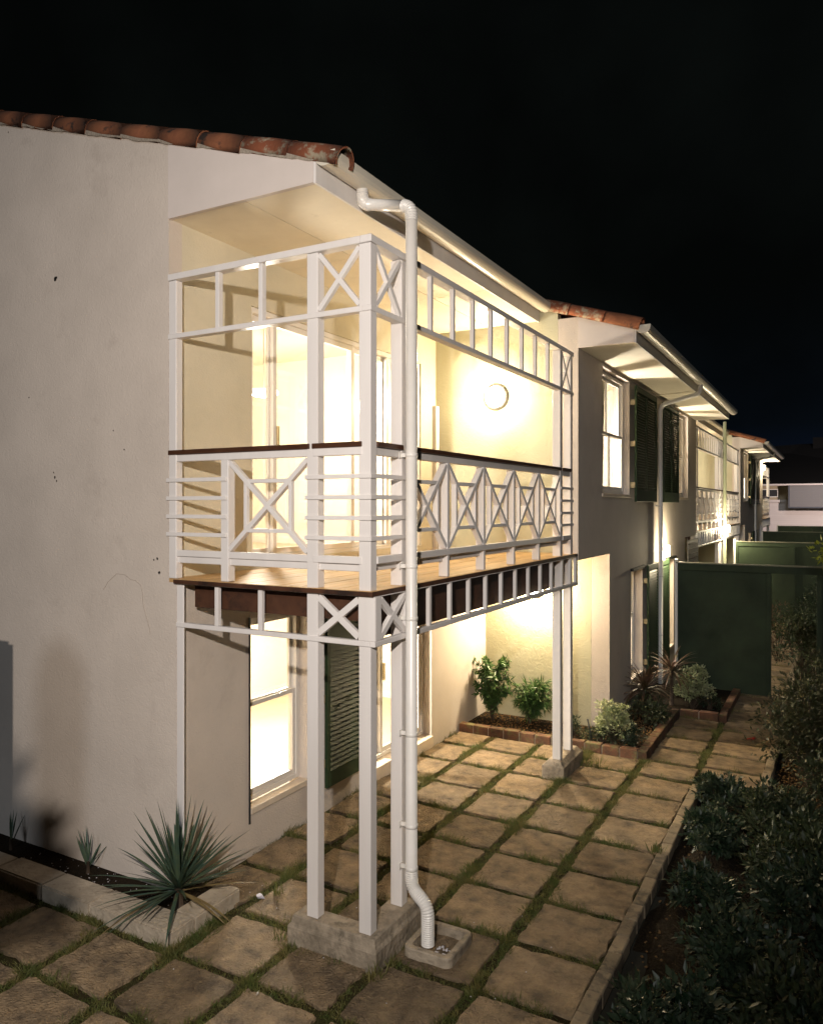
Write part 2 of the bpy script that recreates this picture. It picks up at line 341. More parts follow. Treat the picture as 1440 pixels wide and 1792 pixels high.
# thin mortar fillet strip + edging stones on the right of the patio
edg = thing('patio_edging', (1.39, 1, G), 'low mortared edging stones running along the right side of the patio paving', 'edging')
em = MB().box(-.048, .048, -.118, .118, -.1, .012).mesh('edging_stone', M['kerb'], bevel=.008)
y = -3.4; first = None
while y < 4.45:
    o = link('edging_stone', em, edg, (random.gauss(0, .003), y - 1 + .12, random.gauss(0, .003))); o.rotation_euler = (random.gauss(0, .01), random.gauss(0, .012), random.gauss(0, .01)); y += .24
ed2 = thing('path_edging', (2.05, 6, G), 'edging stones bordering the far path beside the tall right hand shrubs', 'edging')
y = 4.62
while y < 22:
    o = link('edging_stone', em, ed2, (random.gauss(0, .003), y - 6 + .12, random.gauss(0, .003))); o.rotation_euler = (0, 0, random.gauss(0, .01)); y += .24
for x in (1.56, 1.80, 2.02):
    o = link('edging_stone', em, ed2, (x - 2.05, 4.56 - 6, 0)); o.rotation_euler = (0, 0, math.pi / 2)
# brick planter
bp = thing('brick_planter', (-.5, 5.6, G), 'low red brick planter bed wrapping round the house corner', 'planter')
bm_ = MB().box(-.105, .105, -.055, .055, -.05, .095).mesh('brick', M['brick'], bevel=.006)
def bricks(x0, y0, x1, y1, stp=.222):
    d = Vector((x1 - x0, y1 - y0, 0)); n = max(1, round(d.length / stp)); a = math.atan2(d.y, d.x)
    for k in range(n):
        p = Vector((x0, y0, G)) + d * ((k + .5) / n)
        o = link('brick', bm_, bp, p - wloc(bp) + Vector((0, 0, random.gauss(0, .003)))); o.rotation_euler = (random.gauss(0, .015), random.gauss(0, .012), a + random.gauss(0, .012)); o.scale = (d.length / n / .222, 1, 1)
bricks(-1.78, 5.16, .62, 5.16); bricks(.675, 5.105, .675, 7.36); bricks(.735, 7.36, 1.27, 7.36); bricks(1.325, 7.305, 1.325, 9.1)
g = MB(); g.box(-1.785, .62, 5.215, 6.04, G - .05, G + .035); g.box(.05, .62, 6.04, 7.4, G - .05, G + .036); g.box(.05, 1.27, 7.415, 9.15, G - .05, G + .035)
g.build('planter_soil', M['soil'], bp)
g = MB(); g.box(-1.78, .62, 5.115, 5.205, G - .05, G + .082); g.box(.63, .72, 5.12, 7.3, G - .05, G + .082); g.box(.74, 1.26, 7.315, 7.405, G - .05, G + .082); g.box(1.28, 1.37, 7.42, 9.1, G - .05, G + .082)
g.build('mortar', M['mortar'], bp)
# concrete planter at the gable
cp = thing('concrete_planter', (-2.3, -.3, G), 'low grey concrete block kerb enclosing the yucca bed at the gable wall', 'planter')
def cblock(x0, x1, y0, y1): MB().box(x0, x1, y0, y1, G - .05, G + .10).build('concrete_block', M['kerbcrete'], cp, bevel=.012, seg=2)
cblock(-3.30, -2.72, -.50, -.27); cblock(-2.716, -2.16, -.505, -.268); cblock(-2.156, -1.33, -.502, -.266); cblock(-1.53, -1.325, -.262, .22); cblock(-3.95, -3.304, -.52, -.29)
g = MB(); g.box(-5, -1.532, -.265, -.002, G - .05, G + .045); g.box(-1.78, -1.532, 0, .21, G - .05, G + .044); g.build('planter_soil', M['soil'], cp)

# right-hand bed
g = MB(); nx, ny = 60, 200; vs = []; fs = []
for j in range(ny + 1):
    for i in range(nx + 1):
        x = 1.44 + 6 * i / nx; y = -4 + 28 * j / ny
        vs.append((x, y, G - .06 + .03 * math.sin(x * 3.1 + y) + .02 * math.sin(y * 5.3) + RNG.normal() * .008 - (.05 if x < 1.55 and y < 4.5 else 0)))
for j in range(ny):
    for i in range(nx):
        y = -4 + 28 * (j + .5) / ny; x = 1.44 + 6 * (i + .5) / nx
        if y > 4.5 and x < 2.12: continue
        a = j * (nx + 1) + i; fs.append((a, a + 1, a + nx + 2, a + nx + 1))
g.add(vs, fs, True); tag(g.build('garden_bed', M['soil']), kind='structure')

# ================================================================== HOUSES
def halftile(m, L=.46, r0=.096, r1=.106):
    vs = []; fs = []; n = 10; th = .014
    for t, r in ((0, r0), (L * .5, (r0 + r1) / 2 + .003), (L, r1)):
        for rr in (r, r - th):
            for k in range(n + 1):
                a = R(-28) + R(216) * k / n; vs.append((t, -math.cos(a) * rr, math.sin(a) * rr))
    N = n + 1
    for s_ in range(2):
        for k in range(n):
            o, i = s_ * 2 * N, s_ * 2 * N + N
            fs.append((o + k, o + k + 1, o + 2 * N + k + 1, o + 2 * N + k)); fs.append((i + k, i + 2 * N + k, i + 2 * N + k + 1, i + k + 1))
        for k in (0, n): fs.append((s_ * 2 * N + k, s_ * 2 * N + 2 * N + k, s_ * 2 * N + 3 * N + k, s_ * 2 * N + N + k))
    for e_ in (0, 4 * N):
        for k in range(n): fs.append((e_ + k, e_ + N + k, e_ + N + k + 1, e_ + k + 1))
    me = bpy.data.meshes.new('roof_tile'); me.from_pydata(vs, [], fs); me.materials.append(m)
    me.polygons.foreach_set('use_smooth', [True] * len(fs)); return me
TM = [halftile(M['tile']), halftile(M['tilel'])]
SL = math.atan(.315)
def verge(parent, xs, y, lich=()):
    for k, x in enumerate(xs):
        o = link('roof_tile', TM[1 if k in lich else 0], parent, Vector((x, y, rz(x) + .040)) - wloc(parent))
        o.rotation_euler = (random.gauss(0, .03), SL + random.gauss(.014, .006), random.gauss(0, .010))

def shutter_at(parent, name_loc, x, y0, y1, z0, z1, fy, cols=2, label=None, slats=34, knob=None, flip=False):
    """louvred shutter leaf in the plane x, each louvre blade its own piece"""
    th = .035; st = .055
    g = MB(fy)
    for y in ((y0, y0 + st), (y1 - st, y1)): g.box(x, x + th, *y, z0, z1)
    g.box(x, x + th, y0 + st, y1 - st, z0, z0 + .16 if cols == 1 else z0 + .18); g.box(x, x + th, y0 + st, y1 - st, z1 - .09, z1)
    if cols == 2: ym = (y0 + y1) / 2; g.box(x, x + th, ym - st / 2, ym + st / 2, z0 + .18, z1 - .09)
    s = g.build('shutter', M['green'], parent, bevel=.003, label=label)
    za, zb = z0 + (.16 if cols == 1 else .18), z1 - .09; n = slats; P = (zb - za) / n
    spans = [(y0 + st, y1 - st)] if cols == 1 else [(y0 + st, (y0 + y1) / 2 - st / 2), ((y0 + y1) / 2 + st / 2, y1 - st)]
    for a, b in spans:
        L = b - a; me = MB().prism([(-.004, P * .52), (.004, P * .56), (.038, -P * .5), (.030, -P * .54)], 1, -L / 2, L / 2).mesh('louvre', M['green'])
        for k in range(n):
            c = Vector((x - .002, fy((a + b) / 2), za + (k + .5) * P)); link('louvre', me, s, c - wloc(parent))
    g = MB(fy)
    for zz in (z0 + .25, (z0 + z1) / 2, z1 - .25): g.box(x - .06, x + .012, y0 - .012, y0 - .001, zz - .04, zz + .04)
    g.build('hinge', M['brass'], s)
    # note: s has zero offset, so sub-part offsets equal those of the parent
    return s

def sash(parent, x, y0, y1, z0, z1, fy, mid=.5, muntin=True, fw=.05, label=None, name='window'):
    """sliding sash window: frame with pane children"""
    g = MB(fy); g.box(x - .10, x, y0, y0 + fw, z0, z1); g.box(x - .10, x, y1 - fw, y1, z0, z1); g.box(x - .10, x, y0 + fw, y1 - fw, z1 - fw, z1); g.box(x - .10, x, y0 + fw, y1 - fw, z0, z0 + fw)
    f = g.build(name, M['frame'], parent, bevel=.004, label=label)
    zm = z0 + (z1 - z0) * mid; a, b = y0 + fw, y1 - fw; t = .04
    for (lo, hi, xx) in ((z0 + fw, zm + .02, x - .045), (zm - .02, z1 - fw, x - .085)):
        g = MB(fy); g.box(xx, xx + .033, a + .002, a + t, lo, hi); g.box(xx, xx + .033, b - t, b - .002, lo, hi); g.box(xx, xx + .033, a + t, b - t, lo, lo + t + .01); g.box(xx, xx + .033, a + t, b - t, hi - t, hi)
        if muntin: g.box(xx + .004, xx + .029, (a + b) / 2 - .014, (a + b) / 2 + .014, lo + t, hi - t)
        g.build('sash', M['frame'], f, bevel=.003)
        MB(fy).box(xx + .014, xx + .019, a + t, b - t, lo + t, hi - t).build('pane', M['glass'], f)
    return f

def sliding(parent, x, ys, z0, z1, fy, label=None):
    g = MB(fy); y0, y1 = ys[0], ys[-1]
    g.box(x - .11, x, y0, y0 + .045, z0, z1); g.box(x - .11, x, y1 - .045, y1, z0, z1); g.box(x - .11, x, y0 + .045, y1 - .045, z1 - .05, z1); g.box(x - .11, x, y0 + .045, y1 - .045, z0, z0 + .045)
    f = g.build('sliding_door', M['frame'], parent, bevel=.004, label=label)
    for i in range(len(ys) - 1):
        a, b = ys[i] + (.045 if i == 0 else -.02), ys[i + 1] - (.045 if i == len(ys) - 2 else -.02); xx = x - (.05 if i % 2 else .095); t = .055
        lo, hi = z0 + .047, z1 - .052; g = MB(fy)
        g.box(xx, xx + .036, a + .002, a + t, lo, hi); g.box(xx, xx + .036, b - t, b - .002, lo, hi); g.box(xx, xx + .036, a + t, b - t, lo, lo + t); g.box(xx, xx + .036, a + t, b - t, hi - t, hi)
        g.build('door_leaf', M['frame'], f, bevel=.003); MB(fy).box(xx + .016, xx + .021, a + t, b - t, lo + t, hi - t).build('pane', M['glass'], f)
    g = MB(fy); g.box(x - .006, x + .022, ys[1] + .012, ys[1] + .03, (z0 + z1) / 2 - .1, (z0 + z1) / 2 + .1); g.build('door_handle', M['brass'], f)
    return f

def house(y0, s, label, end=False, full=True, lamp_up=True):
    fy = (lambda y: y0 + s * y)
    H = thing('terraced_house', (-3, fy(4.5), G), label, 'house', 'cream terraced houses in the row')
    W = 9.045
    # ---- facade walls
    uh = (.974, 4.19, -.50, 1.80)                         # upper balcony doors
    lw = (.86, 1.70, -2.72, -.995); ld = (2.80, 4.32, -2.98, -.95)   # lower window and doors
    g = MB(fy); wallgrid(g, 0, XU, XU - .14, .0 if not end else .14, 4.6, DK - .06, 2.45, [uh]); g.build('upper_wall', M['render3'] if end else M['render2'], H)
    g = MB(fy); wallgrid(g, 0, XL, XL - .22, .0 if not end else .14, 6.05, G - .1, DK - .065, [lw, ld]); g.build('lower_wall', M['render'] if end else M['render2'], H)
    uw = (5.68, 7.20, .165, 1.845); bw = (7.30, 8.10, -2.65, -.985); cut = (4.5, 6.05, -4, -.652)
    g = MB(fy); wallgrid(g, 0, XB, XB - .25, 4.6, W, G - .1, rz(XB) + .0, [uw, bw, cut]); g.build('bay_wall', M['render'], H)
    MB(fy).box(XL + .002, XB - .252, 4.62, 6.05, -.648, -.5).build('bay_soffit', M['soffit'], H)
    # upper bay side wall (faces the balcony), lower recessed side wall
    g = MB(fy); xx = XB - .001
    g.prism([(-2.1, -.652), (XB - .252, -.652), (XB - .252, rz(XB - .252) - .0), (-2.1, rz(-2.1))], 1, 4.6, 4.72)
    g.build('bay_side_wall', M['render2'], H)
    MB(fy).prism([(XL + .001, G - .1), (XB - .252, G - .1), (XB - .252, -.655), (XL + .001, -.655)], 1, 6.05, 6.2).build('lower_side_wall', M['render2'], H)
    # ---- gable wall
    if end:
        g = MB(fy); g.prism([(ROOF0, G - .1), (XL, G - .1), (XL, DK - .03), (ROOF0, DK - .03)], 1, 0, .14)
        g.prism([(ROOF0, DK - .03), (XU, DK - .03), (XU, rz(XU)), (ROOF0, rz(ROOF0))], 1, .0005, .1405); g.build('gable_wall', M['render'], H)
        g = MB(fy); g.prism([(XU + .002, SZ - .004), (EX - .0205, SZ - .004), (EX - .0205, rz(EX) - .004), (XU + .002, rz(XU) - .004)], 1, -.008, .03); g.build('bargeboard', M['barge'], H)
        g = MB(fy); random.seed(5); x = ROOF0; pts = []
        while x < EX - .01: pts.append((x, rz(x) - .006 - random.random() * .016)); x += .05
        g.prism([(ROOF0, rz(ROOF0) + .03)] + pts + [(EX - .01, rz(EX) - .006), (EX - .01, rz(EX) + .03)], 1, -.018, .1); g.build('verge_mortar', M['mortar'], H)
        # render repairs / chips
        g = MB(fy)
        for x, z, r in ((-3.24, 1.98, .016), (-3.22, 1.99, .010), (-3.9, 3.42, .008), (-3.245, .25, .012), (-3.22, .215, .008), (-3.26, .29, .006), (-2.37, .46, .007), (-2.5, .62, .006), (-1.99, -.42, .010), (-1.97, -.53, .012), (-2.03, -.43, .007), (-3.6, .97, .007)):
            g.add([(x + r * random.uniform(.6, 1.3) * math.cos(t), -.0025, z + r * random.uniform(.6, 1.5) * math.sin(t)) for t in np.linspace(0, 5.5, 8)], [tuple(range(8))])
        g.build('render_chips', M['darkmetal'], H)
        tag(H.children[-1], kind='stuff')
        cr_ = [(-2.62, -.70), (-2.56, -.63), (-2.46, -.56), (-2.36, -.565), (-2.30, -.60), (-2.24, -.605), (-2.18, -.64), (-2.16, -.70), (-2.15, -.80), (-2.12, -.88), (-2.08, -.98), (-2.07, -1.03)]
        g = MB(fy)
        for a, b in zip(cr_, cr_[1:]): g.bar((a[0], -.001, a[1]), (b[0], -.001, b[1]), .0022, .004, (0, 1, 0))
        g.build('hairline_crack', M['crack'], H)
    # ---- roof: barrel-tiled sheet + eaves
    def sheet(ya, yb, xe, x_top=ROOF0):
        vs = []; fs = []; n = int((yb - ya) / .035); X = [x_top, xe - 3, xe - 1.5, xe - .7, xe]
        for x in X:
            for k in range(n + 1):
                y = ya + (yb - ya) * k / n; vs.append((x, y, rz(x) + .055 + .045 * math.sin(y * 2 * math.pi / .23)))
        for i in range(len(X) - 1):
            for k in range(n): a = i * (n + 1) + k; fs.append((a, a + 1, a + n + 2, a + n + 1))
        g = MB(fy); g.add(vs, fs, True)
        g.prism([(x_top, rz(x_top) - .002), (xe - .04, rz(xe - .04) - .002), (xe - .04, rz(xe - .04) + .01), (x_top, rz(x_top) + .01)], 1, ya, yb)
        return g
    rf = sheet(.16 if end else 0, 4.55, EX + .10).build('roof', M['tile'], H)
    rf2 = sheet(4.70, W, BX + .10).build('roof', M['tile'], H)
    if end:
        xs = [ROOF0 + .05 + k * .4263 for k in range(21)]; off = -.258 - .46 * math.cos(SL) - xs[-1]; verge(rf, [x + off for x in xs], fy(.075), lich=(19, 20))
    verge(rf2, [.335, -.085, -.505, -.925], fy(4.635), lich=(1, 2) if y0 == 0 else ())
    # soffits
    g = MB(fy)
    for a, b in ((XU + .002, -1.113), (-1.107, EX - .003)):
        for c, d in ((.032 if end else 0, 1.497), (1.503, 3.047), (3.053, 4.598)): MB(fy).box(a, b, c, d, SZ, SZ + .012).build('soffit_board', M['soffit'], H)
    MB(fy).box(EX - .02, EX, -.0085, 4.598, SZ - .012, rz(EX) - .002).build('fascia_board', M['white'], H, bevel=.003)
    MB(fy).box(XB + .001, BX - .021, 4.62, W, BZ, BZ + .012).build('soffit_board', M['soffit'], H)
    MB(fy).box(BX - .02, BX, 4.594, W, BZ - .010, rz(BX)).build('fascia_board', M['white'], H, bevel=.003)
    MB(fy).prism([(XB + .001, BZ - .004), (BX - .021, BZ - .004), (BX - .021, rz(BX) - .004), (XB + .001, rz(XB) - .004)], 1, 4.592, 4.62).build('bargeboard', M['barge'], H)
    # gutters
    def gutter(x, zt, ya, yb, wd=.165, dp=.085):
        o = []; n = 10
        for k in range(n + 1): a = math.pi * k / n; o.append((x + wd / 2 - wd / 2 * math.cos(a), zt - dp * math.sin(a) ** .7))
        o = [(x, zt + .012)] + o + [(x + wd, zt + .012)]; inn = [(a + (x + wd / 2 - a) * .06, b + .004) for a, b in o[::-1]]
        g = MB(fy); g.prism(o + inn, 1, ya, yb); g.prism(o, 1, ya - .003, ya); g.prism(o, 1, yb, yb + .003)
        k = 0
        q = g.build('gutter', M['gutter'], H)
        return q
    gutter(EX + .002, 2.432, -.012, 4.565); gutter(BX + .002, 2.055, 4.56, W)
    # ---- glazing
    sliding(H, XU - .02, [.974, 1.34, 2.69, 3.41, 4.19], -.50, 1.80, fy)
    sl = sash(H, XL - .10, .862, 1.698, -2.66, -1.0, fy, mid=.52, muntin=False, label='tall ground floor sash window' if end else None)
    MB(fy).box(XL - .10, XL + .012, .864, 1.72, -2.722, -2.665).build('sill', M['sill'], sl, bevel=.004)
    MB(fy).box(XL - .04, XL + .006, .842, .862, -2.80, -.985).build('seal', M['rubber'], sl)
    sliding(H, XL - .12, [2.80, 3.30, 4.32], -2.93, -.95, fy)
    MB(fy).box(XL - .22, XL + .03, 2.80, 4.32, G - .05, -2.935).build('doorstep', M['sill'], H, bevel=.004)
    sh = shutter_at(H, None, XL + .03, 1.94, 2.62, -2.83, -1.04, fy, cols=1, slats=31, label='tall green ground floor shutter folded flat beside the window' if end else None)
    g = MB(fy); g.tube([(XL + .065, 2.56, -1.955), (XL + .15, 2.56, -1.955), (XL + .15, 2.50, -1.965)], .008, 8); g.build('latch', M['brass'], sh)
    w1 = sash(H, XB - .085, 5.682, 7.198, .17, 1.84, fy, mid=.5)
    MB(fy).box(XB - .085, XB + .015, 5.66, 7.22, .12, .163).build('sill', M['sill'], w1, bevel=.004)
    g = MB(fy); ny = 40; vs = []; 
    for z in (.25, 1.8):
        for k in range(ny + 1):
            y = 6.30 + .34 * k / ny; vs.append((XB - .24 + .025 * math.sin(k * .9), y if z > 1 else 6.36 + (y - 6.30) * .5, z))
    g.add(vs, [(k, k + 1, ny + 2 + k, ny + 1 + k) for k in range(ny)], True); g.build('curtain', M['curtain'], w1)
    g = MB(fy); vs = []
    for z in (.25, 1.8):
        for k in range(ny + 1): vs.append((XB - .24 + .025 * math.sin(k * .9), 5.70 + (.22 if z > 1 else .3) * k / ny, z))
    g.add(vs, [(k, k + 1, ny + 2 + k, ny + 1 + k) for k in range(ny)], True); g.build('curtain', M['curtain'], w1)
    shutter_at(H, None, XB + .06, 7.26, 8.76, .06, 1.80, fy, cols=2, slats=36)
    w2 = sash(H, XB - .13, 7.302, 8.098, -2.62, -.99, fy, mid=.55, muntin=False)
    MB(fy).box(XB - .13, XB + .012, 7.29, 8.11, -2.68, -2.624).build('sill', M['sill'], w2, bevel=.004)
    MB(fy).box(XB + .001, XB + .05, 7.26, 8.14, -.985, -.945).build('lintel_flashing', M['darkmetal'], H)
    shutter_at(H, None, XB + .05, 8.16, 8.92, -2.75, -.95, fy, cols=1, slats=34)
    # ---- lit rooms
    def room(x0, x1, a, b, z0, z1, p, lx=None, drop=.05, col=(1, .90, .74)):
        g = MB(fy); g.add([(x0, a, z0), (x0, b, z0), (x0, b, z1), (x0, a, z1)], [(0, 1, 2, 3)])
        g.add([(x0, a, z0), (x1, a, z0), (x1, a, z1), (x0, a, z1)], [(0, 1, 2, 3)]); g.add([(x0, b, z0), (x1, b, z0), (x1, b, z1), (x0, b, z1)], [(0, 1, 2, 3)])
        g.add([(x0, a, z1), (x1, a, z1), (x1, b, z1), (x0, b, z1)], [(0, 1, 2, 3)]); g.build('interior_wall', M['room'], H)
        MB(fy).add([(x0, a, z0), (x1, a, z0), (x1, b, z0), (x0, b, z0)], [(0, 1, 2, 3)]).build('interior_floor', M['roomfloor'], H)
        g = MB(fy); g.box(x0 + .001, x0 + .015, a + .01, b - .01, z0, z0 + .1); g.box(x0 + .02, x1 - .02, b - .015, b - .001, z0, z0 + .1); g.build('skirting_board', M['frame'], H)
        lx = (x0 + x1) / 2 if lx is None else lx; c = (lx, (a + b) / 2, z1 - drop)
        g = MB(fy); g.lathe([(.001, .049), (.16, .049), (.17, .01), (.10, -.02), (.001, -.03)], c); k = g.build('ceiling_light', M['globe2'], H)
        if drop > .1: MB(fy).tube([(c[0], c[1], c[2] + .05), (c[0], c[1], z1)], .006, 6).build('lamp_cord', M['lampbody'], H)
        light('room_light', (c[0], fy(c[1]), c[2] - .14), p, col, .12, H)
    room(-5.2, XU - .145, .2, 4.55, DK + .02, 2.1, P_ROOM, lx=-2.9, drop=.85); room(-5.2, XL - .225, .2, 6.0, G + .05, -.72, P_ROOM * 1.9, lx=-3.2, drop=.6)
    room(-2.6, XB - .255, 4.75, 8.95, DK + .02, 2.0, P_ROOM * 1.5, lx=-.95, drop=.95); room(-2.6, XB - .255, 6.25, 8.95, G + .05, -.72, P_ROOM)
    return H, fy

# ------------------------------------------------------------------ verandah
def verandah(y0, s, label, side=True):
    fy = (lambda y: y0 + s * y)
    V = thing('timber_verandah', (-.9, fy(2.3), G), label, 'verandah', 'white timber verandahs along the terrace')
    Wm = M['white']; bv = .0035
    def B(name, *b, m=Wm, bevel=bv): return MB(fy).box(*b).build(name, m, V, bevel=bevel)
    # posts: (x0,x1,y0,y1)
    PB = (-.093, 0, 0, .080); PA = (-.526, -.433, 0, .080); PC = (-.093, 0, .42, .50); PD = (-.093, 0, 4.038, 4.12); PE = (-.093, 0, 4.424, 4.505)
    posts = [PB, PA, PC, PD, PE] if side else [PB, PC, PD, PE]
    for p in posts: B('post', *p, -2.876 if p not in (PD, PE) else -2.88, 1.764)
    if side:
        B('post', XU + .002, XU + .082, .0, .068, DK + .001, 1.764); B('post', XL + .002, XL + .076, .0, .014, G - .05, DK - .045)
    B('post', XU + .002, XU + .06, 4.50, 4.59, DK + .001, 1.30)
    # horizontals along the front x=0 (depth wraps post faces)
    yA, yB = (-.012 if side else .0), 4.52
    B('top_rail', -.080, .011, yA, yB, 1.766, 1.816); B('frieze_rail', -.062, .010, yA, yB, 1.306, 1.345)
    if side:
        B('top_rail', XU + .001, -.082, -.012, .075, 1.766, 1.8155); B('frieze_rail', XU + .001, -.064, -.011, .055, 1.306, 1.3445)
    # frieze balusters
    ny = 9
    for k in range(1, ny): y = .50 + (4.038 - .50) * k / ny; B('baluster', -.036, .0, y - .0175, y + .0175, 1.3455, 1.7655, bevel=.002)
    if side:
        for x in (-1.366, -.946): B('baluster', x - .0185, x + .0185, .002, .047, 1.345, 1.7655, bevel=.002)
    def cross(axis, a, b, z0, z1, off, wd=.035, dp=.036, name='cross_brace', o0=.0):
        if axis == 1: p = lambda u, z, q=off: (q, u, z); n = (1, 0, 0)
        else: p = lambda u, z, q=off: (u, q, z); n = (0, 1, 0)
        i = wd * .45
        MB(fy).bar(p(a + .004, z0 + i), p(b - .004, z1 - i), wd, dp, n).build(name, Wm, V, bevel=.002)
        MB(fy).bar(p(a + .004, z1 - i), p(b - .004, z0 + i), wd, dp - .003, n).build(name, Wm, V, bevel=.002)
    cross(1, .08, .42, 1.3455, 1.7655, -.02); cross(1, 4.12, 4.424, 1.3455, 1.7655, -.02)
    if side: cross(0, -.433, -.093, 1.3455, 1.7655, .022)
    # balustrade
    def panel(axis, a, b, off, dp=.055, wd=.036):
        z0, z1 = -.344, .342; cross(axis, a, b, z0, z1, off, wd, dp)
        ua, ub = a + (b - a) * .215, a + (b - a) * .785; za, zb = z0 + (z1 - z0) * .235, z0 + (z1 - z0) * .765
        mk = (lambda u, z, q=off: (q, u, z)) if axis == 1 else (lambda u, z, q=off: (u, q, z)); n = (1, 0, 0) if axis == 1 else (0, 1, 0)
        w2 = wd * .8
        for (p, q) in (((ua, za), (ub, za)), ((ua, zb), (ub, zb)), ((ua, za), (ua, zb)), ((ub, za), (ub, zb))):
            MB(fy).bar(mk(*p), mk(*q), w2, dp - .007 if p[1] == q[1] else dp - .009, n).build('lattice_bar', Wm, V, bevel=.002)
    stubs = [1.18, 1.904, 2.63, 3.345]
    for y in stubs: B('stub_post', -.080, -.001, y - .02, y + .02, DK + .001, .3435)
    xs = [.50] + stubs + [4.038]
    for i in range(5): a = xs[i] + (0 if i == 0 else .02); b = xs[i + 1] - (0 if i == 4 else .02); panel(1, a, b, -.030)
    for a, b in ((.078, .425), (.495, 4.042), (4.118, 4.43)):
        B('handrail', -.085, .014, a, b, .398, .434, m=M['brown']); B('rail', -.060, -.008, a + .003, b - .003, .344, .3975)
        B('rail', -.040, .007, a + .003, b - .003, -.395, -.3445); B('rail', -.072, -.041, a + .003, b - .003, -.447, -.3955)
    for z in (.20, .058, -.083, -.222):
        B('slat', .0005, .0115, -.0125 if side else .0, .50, z - .015, z + .015, bevel=.002); B('slat', .0005, .0115, 4.045, 4.505, z - .015, z + .015, bevel=.002)
    if side:
        B('stub_post', -1.326, -1.252, .0, .075, DK + .001, .3435)
        panel(0, -1.252, -.526, .026, .045)
        for a, b in ((XU + .002, -.475), (-.478, -.068)):
            if a < -1: b = -.50
            B('handrail', a, b, -.012, .085, .398, .434, m=M['brown']); B('rail', a + .006, b, -.006 if a > -1 else .006, .045, .344, .3975)
            B('rail', a + .006, b, -.005 if a > -1 else .004, .040, -.395, -.3445); B('rail', a + .006, b, .020, .062, -.447, -.3955)
        for z in (.20, .058, -.083, -.222):
            B('slat', -1.885, -1.262, -.013, -.0005, z - .015, z + .015, bevel=.002); B('slat', -.538, -.0005, -.013, -.0005, z - .015, z + .015, bevel=.002)
    # deck planks, each its own board running along the house
    n = 19; x0, x1 = XU + .003, .030
    for k in range(n):
        a = x0 + (x1 - x0) * k / n; b = x0 + (x1 - x0) * (k + 1) / n - .006
        if k == n - 1: b = x1
        MB(fy).box(a, b, (-.03 + random.random() * .008 if a > XL else .002) if side else 0, 4.592, DK - .030, DK - random.random() * .002).build('deck_plank', M['plank'], V, bevel=.002)
    if side: B('edge_board', XL + .004, .0345, -.036, -.0305, DK - .034, DK - .0035, m=M['joist'], bevel=0)
    B('edge_board', .0305, .036, -.0365 if side else 0, 4.59, DK - .035, DK - .003, m=M['joist'], bevel=0)
    # joists
    if side: B('joist', XL + .08, -.10, .115, .165, -.80, DK - .035, m=M['joist'])
    B('joist', -.150, -.100, .17, 4.55, -.93, DK - .035, m=M['joist'])
    for y in np.arange(.55, 4.5, .5): B('joist', XU + .004, -.1505, y, y + .045, -.75, DK - .035, m=M['joist'])
    # lower fascia frieze, standing proud
    fx0, fx1 = -.003, .040
    B('fascia_rail', fx0, fx1, -.010 if side else 0, 4.595, -.612, DK - .0365); B('fascia_rail', fx0, fx1, -.010 if side else 0, 4.595, -.945, -.908)
    if side:
        B('fascia_rail', XL + .004, fx0 - .0015, -.010, .033, -.6115, DK - .0365); B('fascia_rail', XL + .004, fx0 - .0015, -.010, .033, -.9445, -.908)
        B('corner_panel', -.093, .0385, -.0085, -.0006, -.9075, -.6125); B('corner_panel', .001, .0385, 0, .078, -.9075, -.6125)
        for x in (-1.366, -.946): B('baluster', x - .0185, x + .0185, -.004, .030, -.9075, -.6125, bevel=.002)
        cross(0, -.433, -.093, -.9075, -.6125, .014, wd=.046)
    cross(1, .08, .42, -.9075, -.6125, .018, wd=.044)
    B('stub_post', .001, .0385, .422, .498, -.9075, -.6125)
    for k in range(1, 11):
        y = .44 + .3575 * k
        if y < 4.2: B('baluster', .004, .036, y - .017, y + .017, -.9075, -.6125, bevel=.002)
    B('baluster', .002, .037, 4.30, 4.36, -.9075, -.6125); B('baluster', .002, .037, 4.51, 4.59, -.9075, -.6125)
    # plinths
    def plinth(boxes, ztop, ch=.05):
        for (a, b, c, d) in boxes:
            g = MB(fy); zb = G - .05; o = [(a, c), (b, c), (b, d), (a, d)]; zi = ztop - .06; e = .018
            i1 = [(a + e, c + e), (b - e, c + e), (b - e, d - e), (a + e, d - e)]
            vs = [(x, y, zb) for x, y in o] + [(x, y, zi) for x, y in o] + [(x, y, zi + .012) for x, y in i1] + [(a + ch, c + ch, ztop), (b - ch, c + ch, ztop), (b - ch, d - ch, ztop), (a + ch, d - ch, ztop)]
            fs = [(0, 3, 2, 1), (12, 13, 14, 15)] + [(r * 4 + k, r * 4 + (k + 1) % 4, (r + 1) * 4 + (k + 1) % 4, (r + 1) * 4 + k) for r in range(3) for k in range(4)]
            g.add(vs, fs); g.build('plinth', M['concrete'], V, bevel=.006)
    if side:
        # L-shaped plinth
        g = MB(fy)
        def L(e): return [(-.655 + e, -.06 + e), (.075 - e, -.06 + e), (.075 - e, .60 - e), (-.17 + e, .60 - e), (-.17 + e, .155 - e), (-.655 + e, .155 - e)]
        rows = [(0, G - .05), (0, -2.945), (.016, -2.935), (.030, -2.876)]; vs = []
        for e, z in rows: vs += [(x, y, z) for x, y in L(e)]
        fs = [tuple(range(18, 24)), (5, 4, 3, 2, 1, 0)] + [(r * 6 + k, r * 6 + (k + 1) % 6, (r + 1) * 6 + (k + 1) % 6, (r + 1) * 6 + k) for r in range(3) for k in range(6)]
        g.add(vs, fs); g.build('plinth', M['concrete'], V, bevel=.008, label='L shaped concrete plinth under the three near posts')
    else: plinth([(-.17, .075, -.06, .60)], -2.876, .02)
    plinth([(-.19, .068, 3.955, 4.70)], -2.88, .06)
    return V, fy

